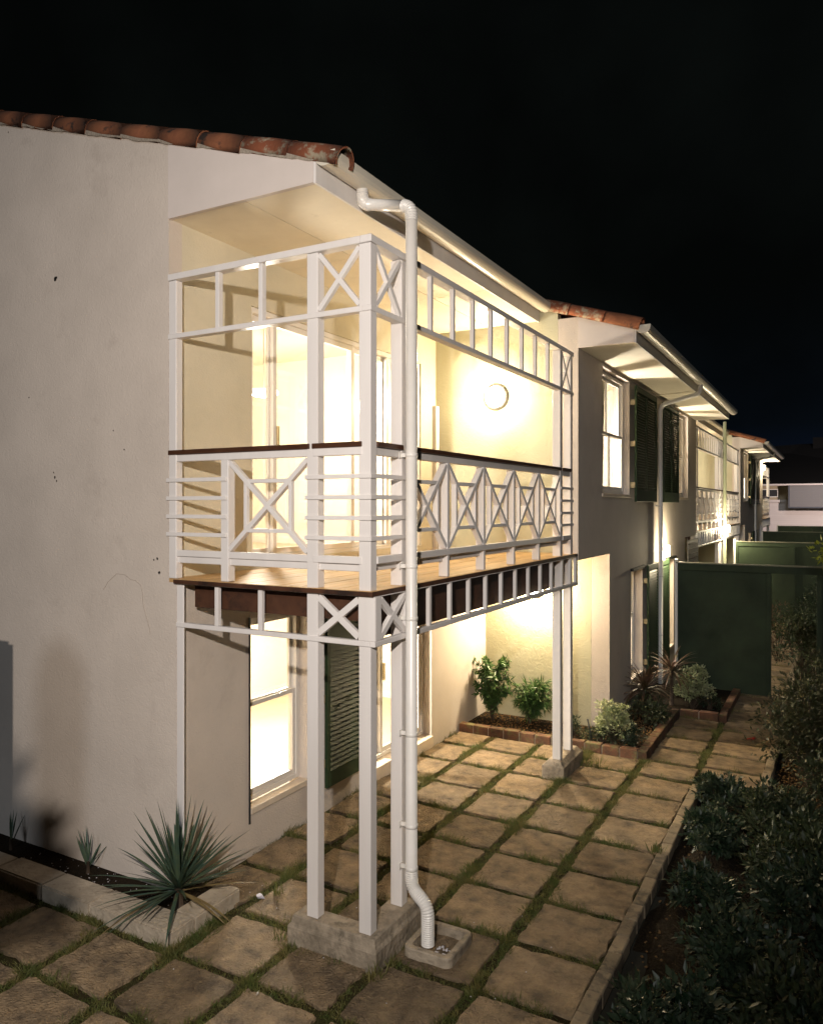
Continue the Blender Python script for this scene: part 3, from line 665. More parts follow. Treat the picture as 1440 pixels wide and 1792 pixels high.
HA, fA = house(0, 1, 'nearest cream end house with tiled gable, jettied bay and open corner verandah', end=True)
HB, fB = house(18.1, -1, 'second cream house, mirrored, its bay joined to the nearest bay beyond the downpipe')
HC, fC = house(18.1, 1, 'third cream house in the row, its verandah just past the second fence')
HD, fD = house(36.2, -1, 'farthest house of the cream terrace with the bright lamp under its eave')
VA, _ = verandah(0, 1, 'nearest white timber verandah with crossed lattice railing on three tall corner posts')
VB, _ = verandah(18.1, -1, 'second white timber verandah, lit from behind, left of the distant downpipe', side=False)
VC, _ = verandah(18.1, 1, 'third white timber verandah, right of the distant downpipe', side=False)
VD, _ = verandah(36.2, -1, 'farthest white timber verandah at the very end of the terrace', side=True)

# ------------------------------------------------------------------ downpipes
def arc(c, a, b, n=8):   # quarter bend from direction a to b about corner c with radius r
    return [c + a * math.cos(t) + b * math.sin(t) for t in [math.pi / 2 * k / n for k in range(n + 1)]]
def ribs(g, pts, r, n=18):
    """corrugated elbow: alternating radii along a resampled path"""
    P = [Vector(p) for p in pts]; L = [0]
    for a, b in zip(P, P[1:]): L.append(L[-1] + (b - a).length)
    m = max(6, int(L[-1] / .0075)); out = []; rr = []
    for k in range(m + 1):
        t = L[-1] * k / m; i = max(j for j in range(len(L)) if L[j] <= t + 1e-9); i = min(i, len(P) - 2)
        u = (t - L[i]) / max(1e-6, L[i + 1] - L[i]); out.append(P[i].lerp(P[i + 1], u)); rr.append(r * (1.0 if k % 2 else 1.13))
    k0 = len(g.f); g.tube(out, rr, n)
    for q in range(k0, len(g.f)): g.sm[q] = False
def bend(p0, p1, p2, r=.07, n=8):
    p0, p1, p2 = Vector(p0), Vector(p1), Vector(p2); a = (p0 - p1).normalized(); b = (p2 - p1).normalized()
    s = p1 + a * r; e_ = p1 + b * r; return [((1 - t) ** 2) * s + 2 * t * (1 - t) * p1 + t * t * e_ for t in [k / n for k in range(n + 1)]]
dp = thing('downpipe', (.085, .41, G), 'tall white rainwater pipe strapped to the near verandah post, ending in a gully', 'downpipe')
r = .0415; X, Y = .085, .41; O = Vector((-.365, .47, 2.36)); T = Vector((X, Y, 2.125)); Q1 = Vector((-.365, .47, 2.245))
g = MB(); g.tube([bend(O, Q1, T)[-1], bend(Q1, T, (X, Y, 0))[0]], r, 20); g.tube([(X, Y, 2.05), (X, Y, -2.585)], r, 24); g.tube([O + Vector((0, 0, .02)), O - Vector((0, 0, .045))], r * 1.05, 20)
g.build('pipe', M['upvc'], dp, normals=False)
g = MB(); ribs(g, [O - Vector((0, 0, .03))] + bend(O, Q1, T), r); g.build('elbow', M['upvc'], dp, normals=False); g = MB(); ribs(g, bend(Q1, T, (X, Y, 0)) + [Vector((X, Y, 2.02))], r); g.build('elbow', M['upvc'], dp, normals=False)
F1 = Vector((X, Y, -2.705)); F2 = Vector((.25, .345, -2.775)); g = MB()
ribs(g, [Vector((X, Y, -2.58))] + bend((X, Y, -2.5), F1, F2, .07) + bend(F1, F2, (.25, .345, -3.1), .07) + [Vector((.25, .345, -3.035))], r); g.build('elbow', M['upvc'], dp, normals=False)
for z in (.36, -.43, -.80, -1.62, -2.27, -2.57):
    g = MB(); g.lathe([(r * 1.01, -.014), (r * 1.10, -.012), (r * 1.10, .012), (r * 1.01, .014)], (X, Y, z)); g.box(-.002, X - r * .95, Y - .006, Y + .006, z - .014, z + .014); g.box(-.001, .004, Y - .03, Y + .03, z - .02, z + .02)
    g.build('pipe_bracket', M['upvc'], dp)
def wallpipe(y, label, ztop, zbot, outx=BX + .08, eave=2.0, r=.038):
    d = thing('downpipe', (.12, y, G), label, 'downpipe'); g = MB(); A = Vector((outx, y - .25, eave)); B_ = Vector((outx, y - .25, eave - .16)); C_ = Vector((.12, y, ztop)); D_ = Vector((.12, y, zbot))
    g.tube([A] + bend(A, B_, C_, .09) + bend(B_, C_, D_, .12) + [D_], r, 14); g.build('pipe', M['upvc'], d, normals=False)
    for z in (1.1, .0, -1.2, -2.2): g = MB(); g.lathe([(r * 1.01, -.014), (r * 1.12, -.012), (r * 1.12, .012), (r * 1.01, .014)], (.12, y, z)); g.box(XB + .001, .12 - r * .9, y - .006, y + .006, z - .014, z + .014); g.build('pipe_bracket', M['upvc'], d)
wallpipe(9.12, 'white downpipe running down the bay wall between the two upstairs shutters', 1.72, G)
wallpipe(27.15, 'distant white downpipe on the third bay of the terrace', 1.72, G)
d = thing('downpipe', (.12, 18.1, G), 'distant pale downpipe standing between the second and third verandahs', 'downpipe')
g = MB(); g.tube([(.10, 18.1, 2.3), (.10, 18.1, G)], .045, 12); g.build('pipe', M['greypipe'], d, normals=False)
# gully
gl = thing('drain_gully', (.30, .40, G), 'small grey concrete gully tray catching the foot of the white downpipe', 'drain')
def rrect(a, b, c, d, rr, n=5):
    out = []
    for (cx_, cy_, t0) in ((b - rr, d - rr, 0), (a + rr, d - rr, 90), (a + rr, c + rr, 180), (b - rr, c + rr, 270)):
        out += [(cx_ + rr * math.cos(R(t0 + 90 * k / n)), cy_ + rr * math.sin(R(t0 + 90 * k / n))) for k in range(n + 1)]
    return out
o_ = rrect(.125, .485, .205, .60, .05); i_ = rrect(.17, .44, .25, .555, .03); n = len(o_)
vs = [(x, y, G - .03) for x, y in o_] + [(x, y, G + .055) for x, y in o_] + [(x + (0.3 - x) * .03, y + (.4 - y) * .03, G + .065) for x, y in o_] + [(x, y, G + .062) for x, y in i_] + [(x, y, G - .015) for x, y in i_]
fs = [(q * n + k, q * n + (k + 1) % n, (q + 1) * n + (k + 1) % n, (q + 1) * n + k) for q in range(4) for k in range(n)] + [tuple(4 * n + k for k in range(n))]
MB().add(vs, fs, False).build('tray', M['concrete'], gl, bevel=0)
def pebbles(name, pts, r0, m, parent=None, kind='stuff', label=None):
    g = MB()
    for (x, y, z) in pts:
        rr = r0 * random.uniform(.6, 1.4); t = random.random() * 6.28; c_, s_ = math.cos(t), math.sin(t); q = []
        for dx, dy, dz in ((1, 0, 0), (0, .8, 0), (-1, 0, 0), (0, -.8, 0), (0, 0, .6), (0, 0, -.6)):
            q.append((x + rr * (dx * c_ - dy * s_), y + rr * (dx * s_ + dy * c_), z + rr * dz))
        g.add(q, [(0, 1, 4), (1, 2, 4), (2, 3, 4), (3, 0, 4), (1, 0, 5), (2, 1, 5), (3, 2, 5), (0, 3, 5)], True)
    o = g.build(name, m, parent, normals=False); tag(o, label, kind=kind); return o
pebbles('pebbles', [(random.uniform(.30, .42), random.uniform(.27, .42), G - .005 + random.random() * .012) for _ in range(26)], .013, M['pebble'], gl)

# ------------------------------------------------------------------ lamps
def bulkhead(loc, nrm, label, p, rad=.125, group=None, col=WARM, off=.14):
    t = thing('wall_lamp', loc, label, 'wall lamp', group); n_ = Vector(nrm); l = Vector(loc)
    MB().lathe([(.001, 0), (rad * 1.06, 0), (rad * 1.06, .022), (rad * .9, .034)], l, n_, 32).build('lamp_base', M['lampbody'], t, normals=False)
    MB().lathe([(rad * .9, .032), (rad * .86, .055), (rad * .62, .078), (rad * .3, .088), (.001, .09)], l, n_, 32).build('lamp_glass', M['globe'], t, normals=False)
    light('lamp_light', tuple(l + n_ * off), p, col, rad * .6, t); return t
bulkhead((-1.014, 4.598, 1.37), (0, -1, 0), 'round glowing bulkhead lamp on the wall at the far end of the near verandah', P_BULK, .15, off=.13)
bulkhead((-1.0, 6.048, -1.17), (0, -1, 0), 'round lamp on the recessed wall under the jettied bay, behind the verandah edge', P_LOW, .13, off=.14)
def cyl_lamp(loc, label, p, h=.20, r=.055):
    t = thing('wall_lamp', loc, label, 'wall lamp', 'small wall lights on the terrace front'); l = Vector(loc)
    MB().box(l.x, l.x + .05, l.y - .03, l.y + .03, l.z - .05, l.z + .05).build('lamp_base', M['lampbody'], t)
    MB().lathe([(.001, -h / 2), (r, -h / 2), (r, h / 2), (.001, h / 2)], l + Vector((.08, 0, 0)), (0, 0, 1), 16).build('lamp_glass', M['globe'], t)
    light('lamp_light', tuple(l + Vector((.19, 0, 0))), p, (1, .84, .55), .05, t)
cyl_lamp((XB, 9.66, -.80), 'small cylinder lamp burning on the bay wall beside the ground floor shutter', P_WALL)
cyl_lamp((.045, 17.7, -.66), 'small lamp glowing under the second verandah, left of the distant downpipe', P_WALL * 1.3)
cyl_lamp((.045, 18.55, -.64), 'small lamp glowing under the third verandah, right of the distant downpipe', P_WALL * .8)
cyl_lamp((XB, 31.2, 1.62), 'small bright lamp under the farthest eave of the terrace', P_WALL * 1.2)
light('verandah_light', (-1.0, 15.0, 1.5), 40, WARM, .1, VB); light('verandah_light', (-1.0, 20.5, 1.5), 30, WARM, .1, VC); light('verandah_light', (-1.0, 34, 1.5), 25, WARM, .1, VD)
light('verandah_light', (-1.0, 15.0, -1.2), 30, WARM, .1, VB)
# unseen post lamp added behind the camera, giving the flash-like light on gable and posts
FLASH_POS = Vector((2.45, -4.98, 1.15))
ylp = thing('flash_lamp', (2.45, -4.98, G), 'slim dark post lamp added unseen behind the viewpoint in place of a flash', 'added lamp')
MB().tube([(2.45, -4.98, G - .1), (2.45, -4.98, .93)], [.045, .032], 14).build('lamp_post', M['darkmetal'], ylp, normals=False)
MB().lathe([(.033, .92), (.08, .94), (.085, .96)], (2.45, -4.98, 0)).build('lamp_collar', M['darkmetal'], ylp, normals=False)
hd = (Vector((-1.75, 0, .0)) - FLASH_POS).normalized()
MB().lathe([(.001, -.12), (.075, -.11), (.085, -.02), (.10, .03), (.094, .03), (.08, -.01), (.001, -.012)], FLASH_POS - hd * .02, hd, 20).build('lamp_head', M['darkmetal'], ylp, normals=False)
light('lamp_light', FLASH_POS + hd * .06, P_FLASH, (1, .89, .79), .045, ylp, spot=(tuple(hd), 94))

# ------------------------------------------------------------------ fences
def fence(y, label, xr=6.5, gate=True, x0=.36, framed=True):
    t = thing('garden_fence', (x0, y, G), label, 'fence', 'green fences dividing the gardens'); zt = -.955
    MB().box(x0, xr, y - .045, y + .045, zt - .022, zt).build('fence_cap', M['fencetop'], t, bevel=.003)
    MB().box(x0 + .03, xr, y - .03, y + .03, zt - .135, zt - .0225).build('fence_rail', M['fence'], t, bevel=.003)
    g = MB(); g.box(x0 - .02, x0 + .028, y - .04, y + .04, G + .42, zt + .045); g.build('post', M['frame'], t, bevel=.004, label='cream end post of the fence')
    if gate: spans = [(x0 + .03, 1.76)]; posts = [1.785, 2.50, 4.4, 6.3]; more = [(2.545, 4.35), (4.45, 6.25)]
    else: spans = [(x0 + .03, 1.76)]; posts = [1.785, 3.2, 4.7, 6.3]; more = [(1.83, 3.15), (3.25, 4.65), (4.75, 6.25)]
    for a, b in spans + more: MB().box(a, b, y - .012, y + .012, G - .02, zt - .1355).build('fence_panel', M['fence'], t)
    for x in posts: MB().box(x - .028, x + .042, y - .045, y + .035, G - .05, zt - .1358).build('post', M['fence'], t, bevel=.003)
    if framed:
        for a, b in spans + more:
            g = MB()
            for x in (a, b - .06): g.box(x, x + .06, y - .03, y - .0125, G, zt - .136)
            g.box(a + .06, b - .06, y - .029, y - .0125, G, G + .1); g.build('panel_frame', M['fence'], t)
    if gate: MB().box(1.84, 2.46, y - .05, y + .05, G - .03, G + .005).build('threshold', M['sill'], t)
fence(9.22, 'nearest dark green panel fence with an open doorway leading through to the next garden', framed=False)
fence(18.0, 'second green framed fence seen over the top of the nearest one', gate=False)
fence(27.1, 'third green fence, a thin dark strip with a pale cap beyond the second', gate=False)
fence(36.0, 'farthest dark fence in front of the white sided house', gate=False)

# ------------------------------------------------------------------ house at the end of the yards
hb = thing('distant_house', (3, 46, G), 'distant white sided house with a huge black roof closing the view', 'house'); Y0 = 45
g = MB(); wallgrid(g, 1, Y0, Y0 + .3, -12, 14, G - .1, .2, []); g.build('lower_wall', M['siding'], hb)
g = MB(); wallgrid(g, 1, Y0 + .1, Y0 + .4, -12, .45, .2, 1.22, [(-1.15, -.12, .5, .98)]); g.build('upper_wall', M['beige'], hb)
MB().box(-12, .44, Y0 - .12, Y0 + .1, .2, .35).build('ledge', M['siding'], hb)
g = MB(); g.box(-1.15, -.12, Y0 + .05, Y0 + .099, .935, .98); g.box(-1.15, -.12, Y0 + .05, Y0 + .099, .5, .545); g.box(-1.15, -1.1, Y0 + .05, Y0 + .099, .545, .935); g.box(-.17, -.12, Y0 + .05, Y0 + .099, .545, .935); g.box(-.66, -.58, Y0 + .05, Y0 + .099, .545, .935)
wf = g.build('window', M['frame'], hb); MB().box(-1.1, -.17, Y0 + .12, Y0 + .13, .545, .935).build('pane', M['rubber'], wf)
g = MB(); g.box(.52, 9, Y0 - .8, Y0 - .002, -.08, 1.15); g.build('projecting_room', M['siding2'], hb)
MB().box(.44, .519, Y0 - .83, Y0 - .002, -.14, 1.15).build('corner_trim', M['siding3'], hb); MB().box(.52, 9, Y0 - .84, Y0 - .801, -.14, -.06).build('trim_board', M['siding3'], hb)
MB().box(-12, 9.2, Y0 - 1.0, Y0 - .85, 1.16, 1.25).build('gutter', M['siding'], hb)
vs = [(-12, Y0 - .9, 1.2), (9.5, Y0 - .9, 1.2), (9.5, Y0 + 9, 1.2), (-12, Y0 + 9, 1.2), (.35, Y0 + 3.4, 3.25), (.95, Y0 + 4, 3.85), (9, Y0 + 4, 3.85), (-10, Y0 + 3.3, 3.25)]
g = MB(); g.add(vs, [(0, 1, 6, 5, 4, 7), (0, 7, 3), (3, 7, 4, 5, 6, 2), (1, 2, 6), (0, 3, 2, 1)]); g.build('roof', M['darkroof'], hb)
g = MB(); g.box(1.6, 2.25, Y0 + 3.4, Y0 + 4.2, 3.5, 4.18); g.box(2.5, 3.2, Y0 + 3.4, Y0 + 4.2, 3.5, 4.1); g.build('chimney', M['darkroof'], hb)
lp = cyl = thing('wall_lamp', (5.2, Y0 - 8, G), 'unseen post lamp added beyond the right frame edge to light the distant house wall', 'lamp')  # post lamp added out of view to brighten the distant house
MB().tube([(5.2, Y0 - 8, G), (5.2, Y0 - 8, 1.0)], .05, 10).build('lamp_post', M['darkmetal'], lp, normals=False); MB().lathe([(.001, .95), (.1, 1.0), (.12, 1.15), (.001, 1.25)], (5.2, Y0 - 8, 0)).build('lamp_glass', M['globe'], lp)
light('lamp_light', (5.05, Y0 - 7.9, 1.1), 3000, (1, .82, .76), .15, lp, spot=((-6, 8, -1.4), 110))
# blank louvred panel beyond the party line (seen through the gap by the fence)
gp = thing('grey_screen', (.3, 12.9, G), 'grey slatted screen on the wall just behind the fence end', 'screen')
for k in range(14): MB().box(.06, .09, 12.2, 13.5, -2.1 + k * .1, -2.1 + k * .1 + .085).build('slat', M['greypanel'], gp)

# ------------------------------------------------------------------ plants
def leafmesh(name, P, D, N, L, W, m, parent=None, kind=None, fold=.25, smooth=False):
    """P base points, D directions, N normals, L lengths, W widths -> folded pointed leaves (4 verts + tip, 4 tris)"""
    D = D / np.linalg.norm(D, axis=1, keepdims=True); S_ = np.cross(D, N); S_ /= np.maximum(np.linalg.norm(S_, axis=1, keepdims=True), 1e-6); U = np.cross(S_, D)
    L = L[:, None]; W = W[:, None]; off = np.array(wloc(parent)) if parent else 0
    mid = P + D * L * .45 - U * W * fold * .6; a = P + D * L * .42 + S_ * W * .5; b = P + D * L * .42 - S_ * W * .5; tip = P + D * L - U * L * .12
    V = np.stack([P, a, mid, b, tip], 1).reshape(-1, 3) - off; n = len(P); k = np.arange(n)[:, None] * 5
    F = np.concatenate([k + [0, 1, 2], k + [0, 2, 3], k + [1, 4, 2], k + [2, 4, 3]], 1).reshape(-1, 3)
    me = bpy.data.meshes.new(name); me.vertices.add(len(V)); me.vertices.foreach_set('co', V.ravel()); me.loops.add(F.size); me.loops.foreach_set('vertex_index', F.ravel().astype(np.int32))
    me.polygons.add(len(F)); me.polygons.foreach_set('loop_start', np.arange(0, F.size, 3, dtype=np.int32)); me.polygons.foreach_set('loop_total', np.full(len(F), 3, np.int32)); me.update(calc_edges=True); me.materials.append(m)
    o = link(name, me, parent); 
    if kind: o['kind'] = kind
    return o
def rnd(n, s=1): return RNG.normal(size=(n, 3)) * s
def shrub(c, rad, label, m, n=900, L=.05, W=.028, cat='shrub', clumps=16, stems=9, name='shrub', group=None, up=.35, lift=None):
    """crown of clumps carried on real branching stems; leaves grow out of each clump"""
    c = np.array(c, float); rad = np.array(rad, float); t = thing(name, tuple(c), label, cat, group); base = c.copy()
    g = MB(); tips = []
    for k in range(clumps):
        d = rnd(1)[0]; d /= np.linalg.norm(d); d[2] = abs(d[2]) * .9 - .12
        q = c + np.array([0, 0, rad[2] * .52 if lift is None else lift]) + d * rad * RNG.uniform(.45, 1.0); q[2] = max(q[2], c[2] + .05); tips.append(q)
    for q in tips[:max(stems, 1)] if stems < clumps else tips:
        m1 = base + (q - base) * .5 + rnd(1)[0] * .02; m1[2] += .03
        g.tube([base + RNG.normal(size=3) * [.02, .02, 0], m1, q], [.010, .007, .003], 5, cap=False)
    g.build('stem', M['stem'], t, normals=False)
    tips = np.array(tips); idx = RNG.integers(0, clumps, n); cr_ = rad.mean() * .36
    off = rnd(n); off /= np.linalg.norm(off, axis=1, keepdims=True); rr = RNG.uniform(.25, 1, n)[:, None] ** .6 * cr_ * RNG.uniform(.7, 1.25, clumps)[idx][:, None]
    P = tips[idx] + off * rr * [1, 1, .75]; D = off + rnd(n, .5) + [0, 0, up]; N = rnd(n, .45) + [0, 0, 1]
    P[:, 2] = np.maximum(P[:, 2], c[2] + .01)
    leafmesh('foliage', P, D, N, RNG.uniform(.45, 1.6, n) * L, RNG.uniform(.6, 1.4, n) * W, m, t); return t
def blades(P, D, L, W, droop, m, name, parent, seg=6, fold=.3, kind=None):
    """long strap leaves: curved ribbons with a V fold"""
    vs = []; fs = []; off = np.array(wloc(parent)) if parent else np.zeros(3)
    for i in range(len(P)):
        d = D[i] / np.linalg.norm(D[i]); p = P[i].astype(float).copy(); base = len(vs); st = L[i] / seg
        for k in range(seg + 1):
            t = k / seg; wd = W[i] * (.75 + .6 * t if t < .35 else (1 - ((t - .35) / .65) ** 1.6) * .96 + .01) * .5
            s_ = np.cross(d, [0, 0, 1]); ns_ = np.linalg.norm(s_); s_ = s_ / ns_ if ns_ > 1e-4 else np.array([1, 0, 0]); u = np.cross(s_, d)
            vs += [p + s_ * wd + u * wd * fold - off, p - off, p - s_ * wd + u * wd * fold - off]
            d = d + np.array([0, 0, -droop[i] * (t + .15)]) / seg; d /= np.linalg.norm(d); p = p + d * st
        for k in range(seg):
            a = base + 3 * k; fs += [(a, a + 1, a + 4, a + 3), (a + 1, a + 2, a + 5, a + 4)]
    me = bpy.data.meshes.new(name); me.from_pydata([tuple(v) for v in vs], [], fs); me.materials.append(m); o = link(name, me, parent)
    if kind: o['kind'] = kind
    return o
def rosette(c, n, L, W, label, m, dry=0, emin=5, emax=88, droop=(.1, .9), cat='plant', name='yucca_plant', stemh=.05, singly=True):
    t = thing(name, c, label, cat); c = np.array(c, float); az = RNG.uniform(0, 2 * np.pi, n); u = np.linspace(0, 1, n) ** .8; el = np.radians(emax + (emin - emax) * u + RNG.normal(0, 5, n))
    D = np.stack([np.cos(az) * np.cos(el), np.sin(az) * np.cos(el), np.sin(el)], 1); P = c + D * .025 + [0, 0, stemh] + np.stack([0 * u, 0 * u, (1 - u) * .05], 1)
    if L.__class__ is float: Ls = RNG.uniform(.78, 1.08, n) * L
    dr = droop[0] + (droop[1] - droop[0]) * u ** 2 * RNG.uniform(.4, 1.2, n); Ws = W * RNG.uniform(.8, 1.1, n); k = n - dry
    if singly:
        for i in range(n): blades(P[i:i + 1], D[i:i + 1], Ls[i:i + 1], Ws[i:i + 1], dr[i:i + 1], m if i < k else M['drygrass'], 'leaf', t)
    else: blades(P, D, Ls, Ws, dr, m, 'foliage', t)
    MB().tube([tuple(c + [0, 0, -.05]), tuple(c + [0, 0, stemh + .06])], [.07 * L, .045 * L], 10).build('stem', M['stem'], t, normals=False); return t
Z0 = G + .03
rosette((-1.60, -.16, Z0 + .06), 90, .60, .031, 'large spiky blue green yucca spreading over the corner of the concrete planter', M['yucca'], dry=8, emin=-4, droop=(.05, .8), stemh=.08)
rosette((-2.66, -.12, Z0), 9, .27, .020, 'small young yucca sprouting beside the gable wall left of the big one', M['yucca'], emin=40, emax=85, droop=(.05, .3))
rosette((-3.62, -.16, Z0), 6, .26, .016, 'tiny spiky seedling at the far left foot of the gable wall', M['yucca'], emin=50, emax=85, droop=(.05, .3))
# two leafy shrubs under the verandah: arching stems with narrow leaves
def frond_plant(c, h, spread, label, n=26, leafL=.085, per=30, m='bush', W=.015):
    t = thing('leafy_shrub', c, label, 'shrub'); c0 = np.array(c, float); g = MB(); PP = []; DD = []
    for k in range(n):
        az = RNG.uniform(0, 6.283); r_ = spread * RNG.uniform(.25, 1); hh = h * RNG.uniform(.45, 1.05); tip = c0 + [math.cos(az) * r_, math.sin(az) * r_ * .5, hh]; ctl = c0 + [math.cos(az) * r_ * .3, math.sin(az) * r_ * .2, hh * .95]
        pts = [((1 - s_) ** 2) * c0 + 2 * s_ * (1 - s_) * ctl + s_ * s_ * (tip - [0, 0, .12 * hh]) for s_ in np.linspace(0, 1, 8)]
        g.tube([tuple(p) for p in pts], [.006] * 4 + [.003] * 4, 5, cap=False)
        for q in range(per):
            s_ = .22 + .78 * q / per; i = min(int(s_ * 7), 6); p = pts[i] * (1 - (s_ * 7 - i)) + pts[i + 1] * (s_ * 7 - i); d = pts[i + 1] - pts[i]; d /= np.linalg.norm(d)
            PP.append(p); DD.append(d * .5 + RNG.normal(size=3) * .8 + [0, 0, -.15])
    g.build('stem', M['stem'], t, normals=False); PP = np.array(PP); DD = np.array(DD); n_ = len(PP)
    leafmesh('foliage', PP, DD, rnd(n_, .5) + [0, 0, 1], RNG.uniform(.6, 1.2, n_) * leafL, RNG.uniform(.7, 1.3, n_) * W, M[m], t); return t
frond_plant((-1.50, 5.62, Z0), .98, .38, 'tall leafy green shrub in the brick bed against the inner wall corner', n=46, leafL=.10, per=40, W=.030)
frond_plant((-.98, 5.72, Z0), .66, .36, 'lower arching green shrub in the brick bed left of the far posts', n=44, leafL=.15, per=34, W=.020)
shrub((.26, 5.42, Z0), (.25, .22, .42), 'pale variegated bush at the house corner right of the far posts', M['pale'], n=2600, L=.038, W=.028, clumps=26, stems=20)
shrub((.10, 5.36, Z0), (.26, .14, .16), 'low dull green clump spilling in front of the variegated bush', M['dark2'], n=700, L=.05, W=.014, clumps=12)
shrub((.50, 5.40, Z0), (.16, .14, .20), 'small blue green ferny clump beside the brick corner', M['dark'], n=700, L=.06, W=.012, clumps=12)
shrub((-.30, 5.45, Z0), (.12, .12, .20), 'small dark green tuft just behind the far posts', M['dark'], n=420, L=.05, W=.012, clumps=8)
shrub((.42, 6.5, Z0), (.28, .5, .28), 'dark low foliage filling the bed below the bronze strap plant', M['dark2'], n=900, L=.06, W=.02, clumps=16)
rosette((.30, 7.05, Z0), 60, .50, .040, 'bronze strap leaved plant in front of the ground floor bay window', M['cord'], emin=-5, emax=70, droop=(1.2, 2.6), name='cordyline_plant', stemh=.34, singly=False)
rosette((.55, 7.75, Z0), 56, .48, .038, 'taller bronze strap leaved plant close to the fence post', M['cord'], emin=-10, emax=65, droop=(1.2, 2.4), name='cordyline_plant', stemh=.50, singly=False)
shrub((.86, 7.72, Z0), (.27, .22, .48), 'rounded pale green bush in the bed before the dark fence panel', M['pale'], n=2400, L=.036, W=.026, clumps=24, stems=18)
shrub((1.1, 7.75, Z0), (.2, .2, .16), 'small low plant at the corner of the inner brick bed', M['dark'], n=500, L=.05, W=.016, clumps=10)
# right-hand bed
ZB = G - .05
shrub((2.50, 5.15, ZB), (.50, .55, .90), 'large twiggy olive bush at the right edge beside the path', M['red_bush'], n=4200, L=.06, W=.024, clumps=46, stems=34)
shrub((2.55, 6.4, ZB), (.45, .55, .95), 'tall olive bush behind the twiggy one, closer to the fence doorway', M['red_bush'], n=3600, L=.06, W=.022, clumps=40, stems=30)
shrub((2.85, 4.2, ZB), (.40, .40, .60), 'dull brown green bush low at the right frame edge', M['dark2'], n=2200, L=.06, W=.024, clumps=26, stems=18)
bed = [((1.72, 3.95), (.24, .26, .36), 'leafy mound spilling over the step in the edging', 'dark', 1500), ((2.28, 3.62), (.34, .34, .46), 'grey green mound right of the edging step with pale leaf tips', 'dark2', 2200),
       ((1.75, 3.05), (.24, .34, .34), 'dark mound of toothed leaves against the edging stones', 'dark', 1700), ((2.50, 2.75), (.42, .40, .52), 'broad dark bush in the middle of the right bed', 'dark2', 2600),
       ((1.85, 1.95), (.22, .28, .26), 'low dark foliage halfway along the right edging', 'dark', 1200), ((2.62, 1.75), (.40, .42, .60), 'tall dark shrub two thirds down the right side', 'dark', 2800),
       ((2.20, .95), (.34, .36, .44), 'dark shrub above the lower right corner', 'dark', 2300), ((1.92, .05), (.30, .34, .46), 'glossy leafed shrub leaning over the bottom of the edging', 'dark', 2200),
       ((2.60, .35), (.36, .36, .62), 'dense near shrub at the lower right corner', 'dark2', 2600), ((2.1, -.75), (.34, .34, .46), 'nearest shrub at the bottom edge right of the edging', 'dark', 2000), ((3.1, 1.0), (.4, .5, .8), 'deep shaded shrub at the far right of the near bed', 'dark', 2400), ((3.15, 2.9), (.4, .5, .8), 'shaded upright shrub on the right frame side of the bed', 'dark', 2400)]
for (x, y), rad, lab, mm, n in bed: rad = (rad[0] * 1.08, rad[1] * 1.10, rad[2] * .74); shrub((x, y, ZB), rad, lab, M[mm], n=int(n * 1.25), L=.058, W=.030, clumps=max(18, n // 70), stems=12, group=None)
shrub((2.2, 11.0, ZB), (.45, .45, 1.0), 'bush seen through the fence doorway in the next garden', M['dark2'], n=2200, L=.06, W=.035, clumps=28)
shrub((2.55, 12.2, ZB), (.5, .5, 1.5), 'tall dark bush deep inside the doorway view', M['dark'], n=2200, L=.07, W=.035, clumps=28)
shrub((1.75, 12.3, ZB), (.3, .3, .9), 'reddish twiggy plant left in the doorway view', M['cord'], n=900, L=.07, W=.016, clumps=16)
shrub((3.05, 8.7, -1.35), (.55, .3, .9), 'lime leaved climber hanging at the right end of the fence', M['lime'], n=900, L=.07, W=.05, clumps=18)
# tall shrub and garden wall outside the left of the frame (their shadows fall on the gable)
shrub((.47, -3.66, G), (.26, .26, .60), 'tall garden shrub standing left of the viewpoint outside the frame', M['hedge'], n=7000, L=.07, W=.045, clumps=50, stems=30, lift=2.78)
gw = thing('garden_pier', (-2.915, -1.2, G), 'domed stone garden pier standing just outside the left frame edge before the gable', 'pier')
MB().box(-3.2, -2.63, -1.5, -.92, G - .1, -.78).build('stonework', M['concrete'], gw, bevel=.04, seg=2); MB().lathe([(.28, 0), (.24, .10), (.14, .17), (.001, .20)], (-2.915, -1.2, -.78), (0, 0, 1), 16).build('coping', M['concrete'], gw)

